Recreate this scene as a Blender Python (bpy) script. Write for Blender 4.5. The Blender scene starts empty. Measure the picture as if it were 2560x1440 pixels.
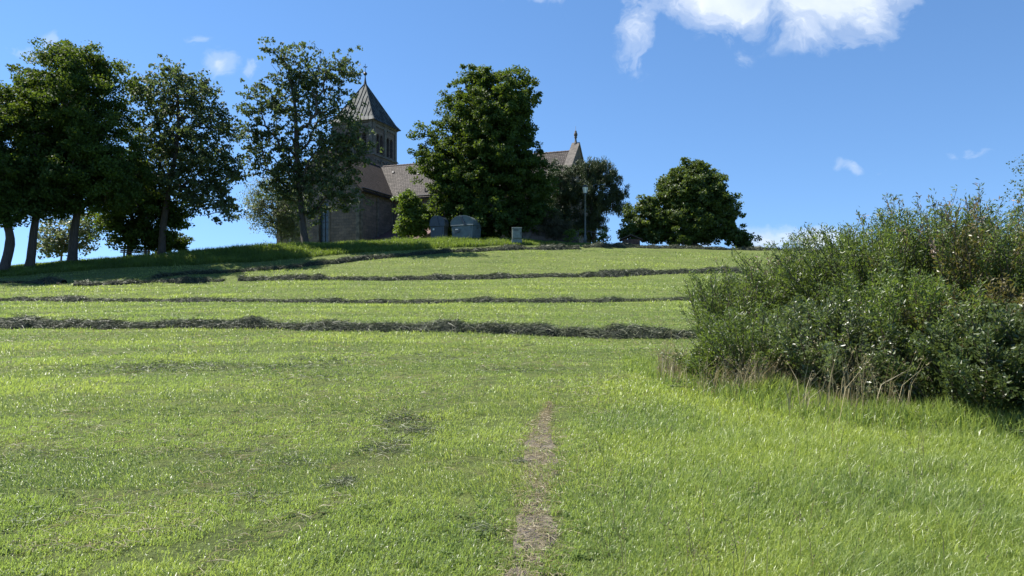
import bpy, bmesh, math, random
import numpy as np
from mathutils import Vector
R_ = math.radians
rng = np.random.default_rng(7)
random.seed(7)
SC = bpy.context.scene
COL = SC.collection

# ------------------------------------------------------------------ camera, sky, sun
F = 1849.0            # focal length in pixels of the 2560 wide photograph
HY = 790.0            # pixel row of the eye-level horizon
EYE = 1.6
cam_d = bpy.data.cameras.new('camera'); cam = bpy.data.objects.new('camera', cam_d); COL.objects.link(cam)
cam.location = (0, 0, EYE); cam.rotation_euler = (R_(90), 0, 0)
cam_d.sensor_width = 36; cam_d.lens = 36*F/2560; cam_d.shift_y = (HY-720)/2560
cam_d.clip_start = 0.05; cam_d.clip_end = 6000
SC.camera = cam
SC.view_settings.view_transform = 'Standard'; SC.view_settings.look = 'None'
SC.view_settings.exposure = 1.34; SC.view_settings.gamma = 1

SUN_AZ, SUN_EL = -70.0, 55.0          # degrees to the right of the viewing direction (negative: left), height
sd = Vector((math.sin(R_(SUN_AZ))*math.cos(R_(SUN_EL)), math.cos(R_(SUN_AZ))*math.cos(R_(SUN_EL)), math.sin(R_(SUN_EL))))
sl = bpy.data.lights.new('sun', 'SUN'); sun = bpy.data.objects.new('sun', sl); COL.objects.link(sun)
sl.energy = 4.4; sl.angle = R_(0.53); sl.color = (1.0, 0.95, 0.86)
sun.rotation_euler = sd.to_track_quat('Z', 'Y').to_euler()
sun.location = sd*100

class NT:
    """small node-tree helper"""
    def __init__(s, nt): s.nt = nt; nt.nodes.clear()
    def n(s, t, props=None, **ins):
        nd = s.nt.nodes.new(t)
        for k, v in (props or {}).items(): setattr(nd, k, v)
        for k, v in ins.items():
            key = k.replace('_', ' ')
            sock = None
            if k.startswith('i') and k[1:].isdigit(): sock = nd.inputs[int(k[1:])]
            else:
                for q in nd.inputs:
                    if q.name.lower() == key.lower() and q.enabled: sock = q; break
                if sock is None: sock = nd.inputs[key]
            if isinstance(v, bpy.types.NodeSocket): s.nt.links.new(v, sock)
            elif isinstance(v, bpy.types.Node): s.nt.links.new(v.outputs[0], sock)
            else: sock.default_value = v
        return nd
    def math(s, op, a, b=0.0, c=None, clamp=False):
        nd = s.nt.nodes.new('ShaderNodeMath'); nd.operation = op; nd.use_clamp = clamp
        for i, v in enumerate((a, b) if c is None else (a, b, c)):
            if isinstance(v, bpy.types.Node): v = v.outputs[0]
            if isinstance(v, bpy.types.NodeSocket): s.nt.links.new(v, nd.inputs[i])
            else: nd.inputs[i].default_value = v
        return nd.outputs[0]
    def mix(s, f, a, b, mode='MIX'):
        nd = s.nt.nodes.new('ShaderNodeMixRGB'); nd.blend_type = mode
        for i, v in enumerate((f, a, b)):
            if isinstance(v, bpy.types.Node): v = v.outputs[0]
            if isinstance(v, bpy.types.NodeSocket): s.nt.links.new(v, nd.inputs[i])
            elif i == 0: nd.inputs[0].default_value = v
            else: nd.inputs[i].default_value = (*v, 1) if len(v) == 3 else v
        return nd.outputs[0]
    def ramp(s, fac, stops, interp='LINEAR'):
        nd = s.nt.nodes.new('ShaderNodeValToRGB'); cr = nd.color_ramp; cr.interpolation = interp
        while len(cr.elements) < len(stops): cr.elements.new(0.5)
        for e, (p, c) in zip(cr.elements, stops):
            e.position = p; e.color = (c, c, c, 1) if isinstance(c, (int, float)) else (*c, 1)
        s.nt.links.new(fac, nd.inputs[0]); return nd.outputs[0]

def build_world():
    w = bpy.data.worlds.new('World'); SC.world = w; w.use_nodes = True
    N = NT(w.node_tree)
    skyn = sky = N.n('ShaderNodeTexSky', dict(sky_type='NISHITA', sun_disc=False, sun_elevation=R_(SUN_EL), sun_rotation=R_(SUN_AZ),
              altitude=1500, air_density=1.0, dust_density=0.05, ozone_density=2.6))
    sky = N.n('ShaderNodeHueSaturation', None, Saturation=1.14, Value=1.0, Color=sky.outputs[0])
    tc = N.n('ShaderNodeTexCoord')
    sep = N.n('ShaderNodeSeparateXYZ', None, Vector=tc.outputs['Generated'])
    zz = N.math('MULTIPLY_ADD', N.math('MAXIMUM', sep.outputs['Z'], 0.0), .88, .115)     # keeps the clear mountain-air blue down to the skyline
    sv = N.n('ShaderNodeCombineXYZ', None, X=sep.outputs['X'], Y=sep.outputs['Y'], Z=zz)
    w.node_tree.links.new(N.n('ShaderNodeVectorMath', dict(operation='NORMALIZE'), i0=sv).outputs[0], skyn.inputs['Vector'])
    yy = N.math('MAXIMUM', sep.outputs['Y'], 0.05)
    u = N.math('DIVIDE', sep.outputs['X'], yy); v = N.math('DIVIDE', sep.outputs['Z'], yy)
    front = N.math('GREATER_THAN', sep.outputs['Y'], 0.06)
    uv = N.n('ShaderNodeCombineXYZ', None, X=u, Y=v, Z=0.0)
    # (px, py, rx, ry, amount): where the clouds stand in the sky
    clouds = [(2000, -70, 330, 165, 1.35), (1860, -15, 200, 105, 1.45), (2080, 0, 215, 112, 1.6), (1740, 60, 80, 60, .42),
              (1600, 60, 50, 110, .66), (1625, 20, 45, 60, .6), (1850, 135, 34, 22, .42), (1330, 2, 150, 26, .42),
              (545, 158, 52, 44, .80), (48, 132, 62, 28, .52), (120, 100, 26, 30, .36), (505, 97, 45, 16, .33), (628, 186, 36, 22, .45),
              (2140, 407, 48, 20, .62), (2200, 415, 40, 26, .30), (2436, 366, 60, 18, .42), (950, 560, 400, 30, .2),
              (1920, 612, 120, 38, 1.3), (2050, 612, 130, 34, 1.1), (1750, 640, 140, 40, 1.0), (2300, 640, 300, 40, .9), (1550, 355, 40, 20, .22)]
    nz0 = N.n('ShaderNodeTexNoise', None, Vector=uv, Scale=9.0, Detail=4.0, Roughness=.6)
    off = N.n('ShaderNodeVectorMath', dict(operation='SUBTRACT'), i0=nz0.outputs['Color'], i1=(.5, .5, .5))
    off = N.n('ShaderNodeVectorMath', dict(operation='SCALE'), i0=off.outputs[0], Scale=.075)
    wuv = N.n('ShaderNodeVectorMath', dict(operation='ADD'), i0=uv, i1=off.outputs[0])
    cur = None
    for px, py, rx, ry, am in clouds:
        c = ((px-1280)/F, (HY-py)/F, 0)
        d = N.n('ShaderNodeVectorMath', dict(operation='SUBTRACT'), i0=wuv.outputs[0], i1=c)
        d = N.n('ShaderNodeVectorMath', dict(operation='MULTIPLY'), i0=d.outputs[0], i1=(F/rx, F/ry, 0))
        l = N.n('ShaderNodeVectorMath', dict(operation='LENGTH'), i0=d.outputs[0])
        m = N.math('MULTIPLY_ADD', l.outputs['Value'], -am*.75, am)
        cur = m if cur is None else N.math('MAXIMUM', cur, m)
    st = N.n('ShaderNodeMapping', None, Vector=wuv.outputs[0], Rotation=(0, 0, R_(35)), Scale=(1.0, 1.35, 1))
    nz1 = N.n('ShaderNodeTexNoise', None, Vector=st, Scale=13.0, Detail=10.0, Roughness=.62, Distortion=.5)
    nz2 = N.n('ShaderNodeTexNoise', None, Vector=wuv.outputs[0], Scale=7.0, Detail=6.0, Roughness=.55)
    den = N.math('MULTIPLY_ADD', nz1.outputs['Fac'], 2.0, -1.06)
    den = N.math('ADD', den, cur)
    pos = N.math('MULTIPLY', N.math('MULTIPLY', cur, 5.0, clamp=True), front)
    den = N.ramp(den, [(.10, 0.0), (.45, .28), (.75, .62), (1.0, .95)], 'EASE')
    den = N.math('MULTIPLY', den, pos, clamp=True)
    den = N.math('MULTIPLY', den, .93)
    shade = N.ramp(nz2.outputs['Fac'], [(.30, (3.3, 3.9, 4.8)), (.62, (5.2, 5.5, 5.9))])
    col = N.mix(den, sky.outputs[0], shade)
    bg = N.n('ShaderNodeBackground', None, Color=col, Strength=.083)
    out = N.n('ShaderNodeOutputWorld', None, Surface=bg)
build_world()

# ------------------------------------------------------------------ helpers
def PT(px, py, d): return Vector(((px-1280)/F*d, d, EYE+(HY-py)/F*d))

def tag(o, label=None, cat=None, group=None, kind=None):
    if label: o['label'] = label
    if cat: o['category'] = cat
    if group: o['group'] = group
    if kind: o['kind'] = kind
    return o
def empty(name, loc, label, cat, group=None, rz=0):
    o = bpy.data.objects.new(name, None); COL.objects.link(o); o.location = loc; o.rotation_euler = (0, 0, rz)
    o.empty_display_size = .2
    return tag(o, label, cat, group)
def mesh_np(name, V, Fs, mat, parent=None, attr=None, smooth=False, loc=None):
    """V (n,3); Fs list of index arrays (m,3) or (m,4)"""
    me = bpy.data.meshes.new(name)
    V = np.asarray(V, dtype=np.float32)
    Fs = [np.asarray(f, dtype=np.int32) for f in Fs if len(f)]
    tot = np.concatenate([f.ravel() for f in Fs]); cnt = np.concatenate([np.full(len(f), f.shape[1], np.int32) for f in Fs])
    st = np.concatenate([[0], np.cumsum(cnt)[:-1]]).astype(np.int32)
    me.vertices.add(len(V)); me.vertices.foreach_set('co', V.ravel())
    me.loops.add(len(tot)); me.loops.foreach_set('vertex_index', tot)
    me.polygons.add(len(cnt)); me.polygons.foreach_set('loop_start', st); me.polygons.foreach_set('loop_total', cnt)
    if smooth: me.polygons.foreach_set('use_smooth', np.ones(len(cnt), bool))
    for k, a in (attr or {}).items():
        at = me.attributes.new(k, 'FLOAT', 'POINT'); at.data.foreach_set('value', np.asarray(a, np.float32))
    me.update(); me.validate()
    me.materials.append(mat)
    o = bpy.data.objects.new(name, me); COL.objects.link(o)
    if parent is not None: o.parent = parent
    if loc is not None: o.location = loc
    return o

def vnoise(x, y, seed=0):
    """smooth value noise 0..1, vectorised"""
    x = np.asarray(x, float); y = np.asarray(y, float)
    xi = np.floor(x).astype(np.int64); yi = np.floor(y).astype(np.int64); fx = x-xi; fy = y-yi
    fx = fx*fx*(3-2*fx); fy = fy*fy*(3-2*fy)
    def h(a, b):
        n = (a*374761393+b*668265263+seed*974711) & 0xffffffff
        n = ((n ^ (n >> 13))*1274126177) & 0xffffffff
        return ((n ^ (n >> 16)) & 0xffff)/65535.0
    return (h(xi, yi)*(1-fx)+h(xi+1, yi)*fx)*(1-fy)+(h(xi, yi+1)*(1-fx)+h(xi+1, yi+1)*fx)*fy
def fbm(x, y, seed=0, o=4):
    s = 0; a = .5; t = 0
    for i in range(o):
        s = s+a*vnoise(x*2**i, y*2**i, seed+i*17); t += a; a *= .5
    return s/t

# ------------------------------------------------------------------ terrain height
def _terrain_table():
    near = lambda d: 657+2958/d
    cols = {
     -900: [(16.5, 822), (26, 762), (32, 725), (34, 712), (36, 690)],
     0:    [(17, 821), (26.5, 757), (34, 706), (36.5, 692), (38.5, 672)],
     180:  [(17, 821), (26.5, 757), (34.5, 708), (38, 681), (40, 655)],
     400:  [(17, 819), (26.7, 757), (35, 707), (40, 665), (42.5, 638)],
     640:  [(17, 817), (27, 755), (36, 703), (39, 681), (42, 656), (44.8, 617)],
     765:  [(17, 817), (27, 755), (36.5, 701), (41, 668), (43.5, 647), (46, 610)],
     1000: [(17, 825), (27, 756), (37, 701), (44, 642), (46, 628), (48.5, 601)],
     1280: [(17, 836), (27, 757), (37, 698), (47, 625), (48.5, 614), (50, 601)],
     1500: [(16.6, 845), (27, 757), (37, 693), (48, 617), (49, 613), (50, 610)],
     1800: [(16.3, 849), (27, 754), (37, 685), (47, 633), (49, 625), (50, 623)],
     2200: [(16, 852), (27, 752), (37, 685), (47, 638), (50, 628)],
     3400: [(16, 856), (27, 760), (37, 700), (47, 655), (50, 650)]}
    D = np.concatenate([np.arange(0, 60, .25), np.arange(60, 140, 1.0), np.array([150, 200, 300, 500, 900, 1600, 2600, 4000.])])
    PX = np.arange(-900, 3401, 25.0)
    keys = sorted(cols); rows = []
    for k in keys:
        c = cols[k]
        ds = [0.0]; zs = [0.0]
        for d in (2, 4, 7, 10, 13): ds.append(d); zs.append(1.6+(HY-near(d))/F*d)
        # blend of the near plane into the first key
        for d, y in c: ds.append(d); zs.append(1.6+(HY-y)/F*d)
        zt = zs[-1]; dt = ds[-1]
        plate = 7.2 if 600 < k < 1300 else (7.0 if k < 1550 and k > 600 else None)
        if plate: ds += [dt+6, 74, 105, 130, 200, 500, 4000]; zs += [zt+.15, plate, plate-.3, plate-3, -12, -40, -60]
        elif k <= 600: ds += [dt+4, 60, 75, 100, 200, 500, 4000]; zs += [zt+.15, zt-.3, zt-.7, zt-3, -14, -40, -60]
        else: ds += [dt+3, 60, 75, 100, 200, 500, 4000]; zs += [zt+.1, zt-.2, zt-1, zt-4, -14, -40, -60]
        rows.append(np.interp(D, ds, zs))
    rows = np.array(rows)
    T = np.array([np.interp(PX, keys, rows[:, j]) for j in range(len(D))]).T     # (px, d)
    ker = np.exp(-.5*(np.arange(-6, 7)/2.6)**2); ker /= ker.sum()
    Tp = np.pad(T, ((6, 6), (0, 0)), 'edge'); T = sum(ker[i]*Tp[i:i+len(PX)] for i in range(13))
    kd = np.exp(-.5*(np.arange(-3, 4)/1.4)**2); kd /= kd.sum()
    n60 = 240; Tq = np.pad(T[:, :n60], ((0, 0), (3, 3)), 'edge')
    Ts = sum(kd[i]*Tq[:, i:i+n60] for i in range(7)); T[:, 3:n60-3] = Ts[:, 3:n60-3]
    return PX, D, T
PXT, DT, TT = _terrain_table()
def gz(x, y):
    x = np.asarray(x, float); y = np.asarray(y, float)
    yc = np.maximum(y, 0.0)
    px = 1280+F*x/np.maximum(yc, 6.0)
    fi = np.clip((px-PXT[0])/25.0, 0, len(PXT)-1.001); i = fi.astype(int); a = fi-i
    j = np.clip(np.searchsorted(DT, yc, 'right')-1, 0, len(DT)-2); b = np.clip((yc-DT[j])/(DT[j+1]-DT[j]), 0, 1)
    z = (TT[i, j]*(1-a)+TT[i+1, j]*a)*(1-b)+(TT[i, j+1]*(1-a)+TT[i+1, j+1]*a)*b
    z = z+np.minimum(y, 0)*.06
    und = (fbm(x*.22, y*.3, 3, 3)-.5)*.16+(fbm(x*1.1, y*1.3, 5, 3)-.5)*.05
    return z+und*np.clip((yc)/10, .25, 1)*np.clip((70-yc)/15, 0, 1)
def gzf(x, y): return float(gz(np.array([x]), np.array([y]))[0])

# ------------------------------------------------------------------ materials
def new_mat(name):
    m = bpy.data.materials.new(name); m.use_nodes = True
    return m, NT(m.node_tree)
def simple(name, col, rough=.6, metal=0.0, vary=.12, scale=6.0, bump=0.0, spec=.5):
    m, N = new_mat(name)
    tc = N.n('ShaderNodeTexCoord'); nz = N.n('ShaderNodeTexNoise', None, Vector=tc.outputs['Object'], Scale=scale, Detail=6.0)
    lo = tuple(c*(1-vary*2) for c in col); hi = tuple(min(1, c*(1+vary*2)) for c in col)
    c = N.ramp(nz.outputs['Fac'], [(.3, lo), (.7, hi)])
    p = N.n('ShaderNodeBsdfPrincipled', None, Base_Color=c, Roughness=rough, Metallic=metal)
    p.inputs['Specular IOR Level'].default_value = spec
    if bump:
        b = N.n('ShaderNodeBump', None, Height=nz.outputs['Fac'], Strength=bump, Distance=.05); N.nt.links.new(b.outputs[0], p.inputs['Normal'])
    N.n('ShaderNodeOutputMaterial', None, Surface=p)
    return m
def leaf_mat(name, dark, light, trans, rough=.42, tfac=.4, spec=.5, mid=None, tdark=None):
    """leaf or blade: diffuse, translucent and a glossy skin; 'v' is each leaf's own tint"""
    m, N = new_mat(name)
    at = N.n('ShaderNodeAttribute', dict(attribute_name='v'))
    c = N.ramp(at.outputs['Fac'], [(0.0, dark), (.45, mid), (1.0, light)] if mid else [(0.0, dark), (1.0, light)])
    t = N.ramp(at.outputs['Fac'], [(0.0, tdark or tuple(q*.7 for q in trans)), (1.0, trans)])
    p = N.n('ShaderNodeBsdfPrincipled', None, Base_Color=c, Roughness=rough)
    p.inputs['Specular IOR Level'].default_value = spec
    tr = N.n('ShaderNodeBsdfTranslucent', None, Color=t)
    mx = N.n('ShaderNodeMixShader', None, Fac=tfac, i1=p, i2=tr)
    N.n('ShaderNodeOutputMaterial', None, Surface=mx)
    return m
def bark(name, col):
    m, N = new_mat(name)
    tc = N.n('ShaderNodeTexCoord')
    mp = N.n('ShaderNodeMapping', None, Vector=tc.outputs['Object'], Scale=(9, 9, 1.6))
    nz = N.n('ShaderNodeTexNoise', None, Vector=mp, Scale=2.0, Detail=8.0, Roughness=.7)
    c = N.ramp(nz.outputs['Fac'], [(.3, tuple(q*.45 for q in col)), (.7, tuple(q*1.4 for q in col))])
    b = N.n('ShaderNodeBump', None, Height=nz.outputs['Fac'], Strength=.8, Distance=.05)
    p = N.n('ShaderNodeBsdfPrincipled', None, Base_Color=c, Roughness=.9, Normal=b.outputs[0])
    N.n('ShaderNodeOutputMaterial', None, Surface=p)
    return m

M = {}
M['bark'] = bark('bark', (.075, .06, .05))
M['bark_pale'] = bark('bark_pale', (.16, .14, .12))
M['maple'] = leaf_mat('maple_leaf', (.022, .045, .012), (.058, .098, .018), (.17, .25, .02), .6, .3, .2)
M['poplar'] = leaf_mat('poplar_leaf', (.034, .052, .024), (.085, .115, .052), (.18, .25, .06), .6, .30, .22)
M['linden'] = leaf_mat('linden_leaf', (.028, .05, .012), (.075, .115, .022), (.18, .25, .03), .5, .32, .35)
M['birch'] = leaf_mat('birch_leaf', (.07, .09, .045), (.15, .17, .09), (.22, .27, .10), .45, .4, .4)
M['pine'] = leaf_mat('pine_needle', (.030, .048, .022), (.080, .105, .042), (.10, .14, .04), .5, .15, .3)
M['bright'] = leaf_mat('hazel_leaf', (.05, .085, .015), (.11, .16, .03), (.22, .32, .03), .5, .38, .35)
M['drybush'] = leaf_mat('dry_conifer_spray', (.045, .05, .028), (.10, .095, .055), (.1, .1, .04), .7, .2, .2)
M['willow'] = leaf_mat('willow_leaf', (.034, .056, .016), (.100, .142, .038), (.23, .33, .045), .42, .36, .5)
M['darkleaf'] = leaf_mat('privet_leaf', (.032, .052, .016), (.092, .126, .036), (.16, .22, .05), .42, .28, .5)
M['greyleaf'] = leaf_mat('grey_green_leaf', (.045, .065, .026), (.120, .150, .070), (.22, .30, .07), .36, .32, .7)
M['rust'] = leaf_mat('bronze_leaf', (.060, .062, .022), (.145, .120, .045), (.26, .24, .05), .4, .34, .5)
M['pinkish'] = leaf_mat('seed_cluster', (.13, .10, .07), (.27, .19, .14), (.3, .22, .14), .5, .35, .4)
M['lawn'] = leaf_mat('lawn_blade', (.095, .140, .042), (.315, .365, .100), (.50, .60, .10), .38, .42, .6, mid=(.190, .245, .082), tdark=(.28, .42, .08))
M['long'] = leaf_mat('long_blade', (.115, .165, .045), (.310, .355, .080), (.52, .62, .07), .38, .46, .6, mid=(.205, .265, .060), tdark=(.24, .36, .10))
M['bank'] = leaf_mat('bank_blade', (.05, .09, .018), (.14, .19, .04), (.3, .42, .05), .45, .42, .4)
M['straw'] = leaf_mat('dry_stalk', (.10, .10, .05), (.34, .29, .17), (.42, .34, .18), .5, .3, .4)
M['hay'] = leaf_mat('hay_strand', (.030, .042, .018), (.20, .22, .12), (.08, .09, .04), .5, .12, .4)
M['twig'] = simple('twig', (.10, .075, .05), .8)
M['twig_green'] = simple('twig_green', (.09, .10, .04), .6)
M['haycore'] = simple('hay_core', (.02, .025, .015), .95, vary=.3, scale=14, bump=.6)

def ground_mat():
    m, N = new_mat('meadow_turf')
    geo = N.n('ShaderNodeNewGeometry'); P = geo.outputs['Position']
    n1 = N.n('ShaderNodeTexNoise', None, Vector=P, Scale=.35, Detail=5.0, Roughness=.6)
    mp = N.n('ShaderNodeMapping', None, Vector=P, Scale=(.22, 2.0, 1))      # mowing runs across the slope
    n2 = N.n('ShaderNodeTexNoise', None, Vector=mp, Scale=1.7, Detail=7.0, Roughness=.62)
    n3 = N.n('ShaderNodeTexNoise', None, Vector=P, Scale=9.0, Detail=8.0, Roughness=.7)
    mp4 = N.n('ShaderNodeMapping', None, Vector=P, Scale=(1.0, 1.0, 1))
    n4 = N.n('ShaderNodeTexNoise', None, Vector=mp4, Scale=38.0, Detail=6.0, Roughness=.75)
    a = N.ramp(n1.outputs['Fac'], [(.3, (.100, .130, .040)), (.7, (.165, .200, .055))])
    b = N.ramp(n2.outputs['Fac'], [(.30, (.050, .075, .022)), (.45, (.120, .160, .040)), (.58, (.160, .190, .050)), (.75, (.235, .230, .085))])
    c = N.mix(.55, a, b)
    d = N.ramp(n3.outputs['Fac'], [(.3, .55), (.5, 1.0), (.72, 1.35)])
    c = N.mix(1.0, c, d, 'MULTIPLY')
    e = N.ramp(n4.outputs['Fac'], [(.3, .5), (.55, 1.0), (.72, 1.55)])
    c = N.mix(.9, c, e, 'MULTIPLY')
    n5 = N.n('ShaderNodeTexNoise', None, Vector=P, Scale=.9, Detail=6.0, Roughness=.65)
    br = N.ramp(n5.outputs['Fac'], [(.62, 0.0), (.74, .55)])
    c = N.mix(br, c, (.13, .105, .06))
    h = N.math('ADD', N.math('MULTIPLY', n3.outputs['Fac'], 1.0), n4.outputs['Fac'])
    bp = N.n('ShaderNodeBump', None, Height=h, Strength=.9, Distance=.06)
    p = N.n('ShaderNodeBsdfPrincipled', None, Base_Color=c, Roughness=.75, Normal=bp.outputs[0])
    p.inputs['Specular IOR Level'].default_value = .12
    N.n('ShaderNodeOutputMaterial', None, Surface=p)
    return m
M['ground'] = ground_mat()
def soil_mat():
    m, N = new_mat('trodden_soil')
    geo = N.n('ShaderNodeNewGeometry'); P = geo.outputs['Position']
    n1 = N.n('ShaderNodeTexNoise', None, Vector=P, Scale=7.0, Detail=8.0, Roughness=.7)
    n2 = N.n('ShaderNodeTexVoronoi', None, Vector=P, Scale=42.0)
    c = N.ramp(n1.outputs['Fac'], [(.3, (.065, .054, .040)), (.55, (.15, .125, .095)), (.75, (.27, .23, .175))])
    n3 = N.n('ShaderNodeTexNoise', None, Vector=P, Scale=60.0, Detail=5.0, Roughness=.7)
    h = N.math('ADD', n1.outputs['Fac'], N.math('MULTIPLY', n3.outputs['Fac'], .5))
    c = N.mix(.8, c, N.ramp(n3.outputs['Fac'], [(.32, .45), (.5, 1.0), (.7, 1.5)]), 'MULTIPLY')
    bp = N.n('ShaderNodeBump', None, Height=h, Strength=1.0, Distance=.04)
    p = N.n('ShaderNodeBsdfPrincipled', None, Base_Color=c, Roughness=.9, Normal=bp.outputs[0])
    N.n('ShaderNodeOutputMaterial', None, Surface=p); return m
M['soil'] = soil_mat()

# ------------------------------------------------------------------ ground sheet
def build_ground():
    def axis(lo, hi, fine_lo, fine_hi, st, grow=1.18):
        a = list(np.arange(fine_lo, fine_hi+1e-6, st)); s = st
        while a[-1] < hi: s *= grow; a.append(a[-1]+s)
        s = st; b = []
        x = fine_lo
        while x > lo: s *= grow; x -= s; b.append(x)
        return np.array(b[::-1]+a)
    xs = axis(-3000, 3000, -48, 48, .32); ys = axis(-200, 4000, -2, 66, .22, 1.12)
    X, Y = np.meshgrid(xs, ys); Z = gz(X, Y)
    V = np.stack([X, Y, Z], -1).reshape(-1, 3); nx, ny = len(xs), len(ys)
    i = np.arange(nx*ny).reshape(ny, nx)
    Q = np.stack([i[:-1, :-1], i[:-1, 1:], i[1:, 1:], i[1:, :-1]], -1).reshape(-1, 4)
    o = mesh_np('ground', V, [Q], M['ground'], smooth=True)
    tag(o, 'sloping green mown meadow rising to the hilltop', 'ground', kind='structure')
build_ground()

def d_from_py(px, py):
    """distance at which the ground shows at that pixel"""
    ds = np.arange(2.5, 52, .05); xs = (px-1280)/F*ds; zs = gz(xs, ds); y = HY-(zs-EYE)/ds*F
    k = np.where(y <= py)[0]
    return float(ds[k[0]]) if len(k) else 50.0

path_px = [(1300, 1500, 84), (1318, 1440, 74), (1330, 1380, 66), (1338, 1310, 58), (1342, 1240, 44), (1346, 1170, 48), (1348, 1120, 48), (1352, 1085, 36), (1360, 1055, 20), (1368, 1030, 8), (1374, 1010, 3)]
path_pts = []
for px, py, hw in path_px:
    d = d_from_py(px, py) if py < 1450 else 3.1
    path_pts.append(((px-1280)/F*d, d, hw/F*d))
path_pts = np.array(path_pts)
def path_dist(x, y):
    """signed: how deep inside the trodden strip (metres), negative outside"""
    cx = np.interp(y, path_pts[:, 1], path_pts[:, 0]); hw = np.interp(y, path_pts[:, 1], path_pts[:, 2])
    hw = hw*(.55+.9*vnoise(y*2.3+7, x*0+3, 4))
    r = hw-np.abs(x-cx-.05*(vnoise(y*3.1, 0*x, 9)-.5))
    r = r-1.3*np.clip(fbm(x*8, y*5, 14, 3)-.50, -.03, 1)-.30*np.clip(fbm(x*2, y*1.6, 15, 2)-.45, -.1, 1)-.07*np.exp(-((y-5.5)/.4)**2)-.05*np.exp(-((y-4.35)/.22)**2)-.09*np.clip((y-6.4)/.9, 0, 1)
    return np.where((y < 9.6) & (y > 2), r, -1.0)
def build_path():
    ys = np.arange(2.6, path_pts[-1, 1]+.2, .06); V = []; n = 9
    cx = np.interp(ys, path_pts[:, 1], path_pts[:, 0]); hw = np.interp(ys, path_pts[:, 1], path_pts[:, 2])
    hw = hw*(.6+.8*vnoise(ys*2.3+7, ys*0+3, 4))
    for k in range(n):
        t = -1+2*k/(n-1); x = cx+t*hw*(.72+.4*vnoise(ys*6, ys*0+(0 if t < 0 else 5), 19))+.02*(rng.random(len(ys))-.5)
        z = gz(x, ys)+.008-(1-t*t)*.004-(.02 if k in (0, n-1) else 0)
        V.append(np.stack([x, ys, z], -1))
    V = np.stack(V, 1); i = np.arange(V.shape[0]*n).reshape(-1, n)
    Q = np.stack([i[:-1, :-1], i[:-1, 1:], i[1:, 1:], i[1:, :-1]], -1).reshape(-1, 4)
    o = mesh_np('path', V.reshape(-1, 3), [Q], M['soil'], smooth=True)
    tag(o, 'narrow trodden earth path worn through the grass', 'path', kind='structure')
build_path()

# ------------------------------------------------------------------ blades
def blades(P, h, w, lean, yaw=None, curl=.5, tint=None, down=None):
    """P (n,3) roots, h heights, w widths, lean (n) tilt in radians; 5 verts, 3 triangles each"""
    n = len(P); h = np.broadcast_to(h, n); w = np.broadcast_to(w, n); lean = np.broadcast_to(lean, n)
    ya = rng.random(n)*2*np.pi if yaw is None else yaw
    fd = rng.random(n)*2*np.pi                     # facing
    ld = np.stack([np.cos(ya), np.sin(ya), 0*ya], -1); sd_ = np.stack([np.cos(fd), np.sin(fd), 0*fd], -1)
    up = np.array([0, 0, 1.0])
    m1 = P+(ld*np.sin(lean*.5)[:, None]+up*np.cos(lean*.5)[:, None])*(h*.55)[:, None]
    l2 = lean*(1+curl)
    tip = m1+(ld*np.sin(l2)[:, None]+up*np.cos(l2)[:, None])*(h*.5)[:, None]
    s = sd_*(w*.5)[:, None]
    V = np.stack([P-s, P+s, m1+s*.85, m1-s*.85, tip], 1).reshape(-1, 3)
    b = (np.arange(n)*5)[:, None]
    T = np.concatenate([b+np.array([0, 1, 2]), b+np.array([0, 2, 3]), b+np.array([3, 2, 4])])
    v = rng.random(n) if tint is None else tint
    return V, T, np.repeat(np.clip(v, 0, 1), 5)
def merge(parts):
    V = []; T = []; A = []; o = 0
    for v, t, a in parts: V.append(v); T.append(t+o); A.append(a); o += len(v)
    return np.concatenate(V), np.concatenate(T), np.concatenate(A)

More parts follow.
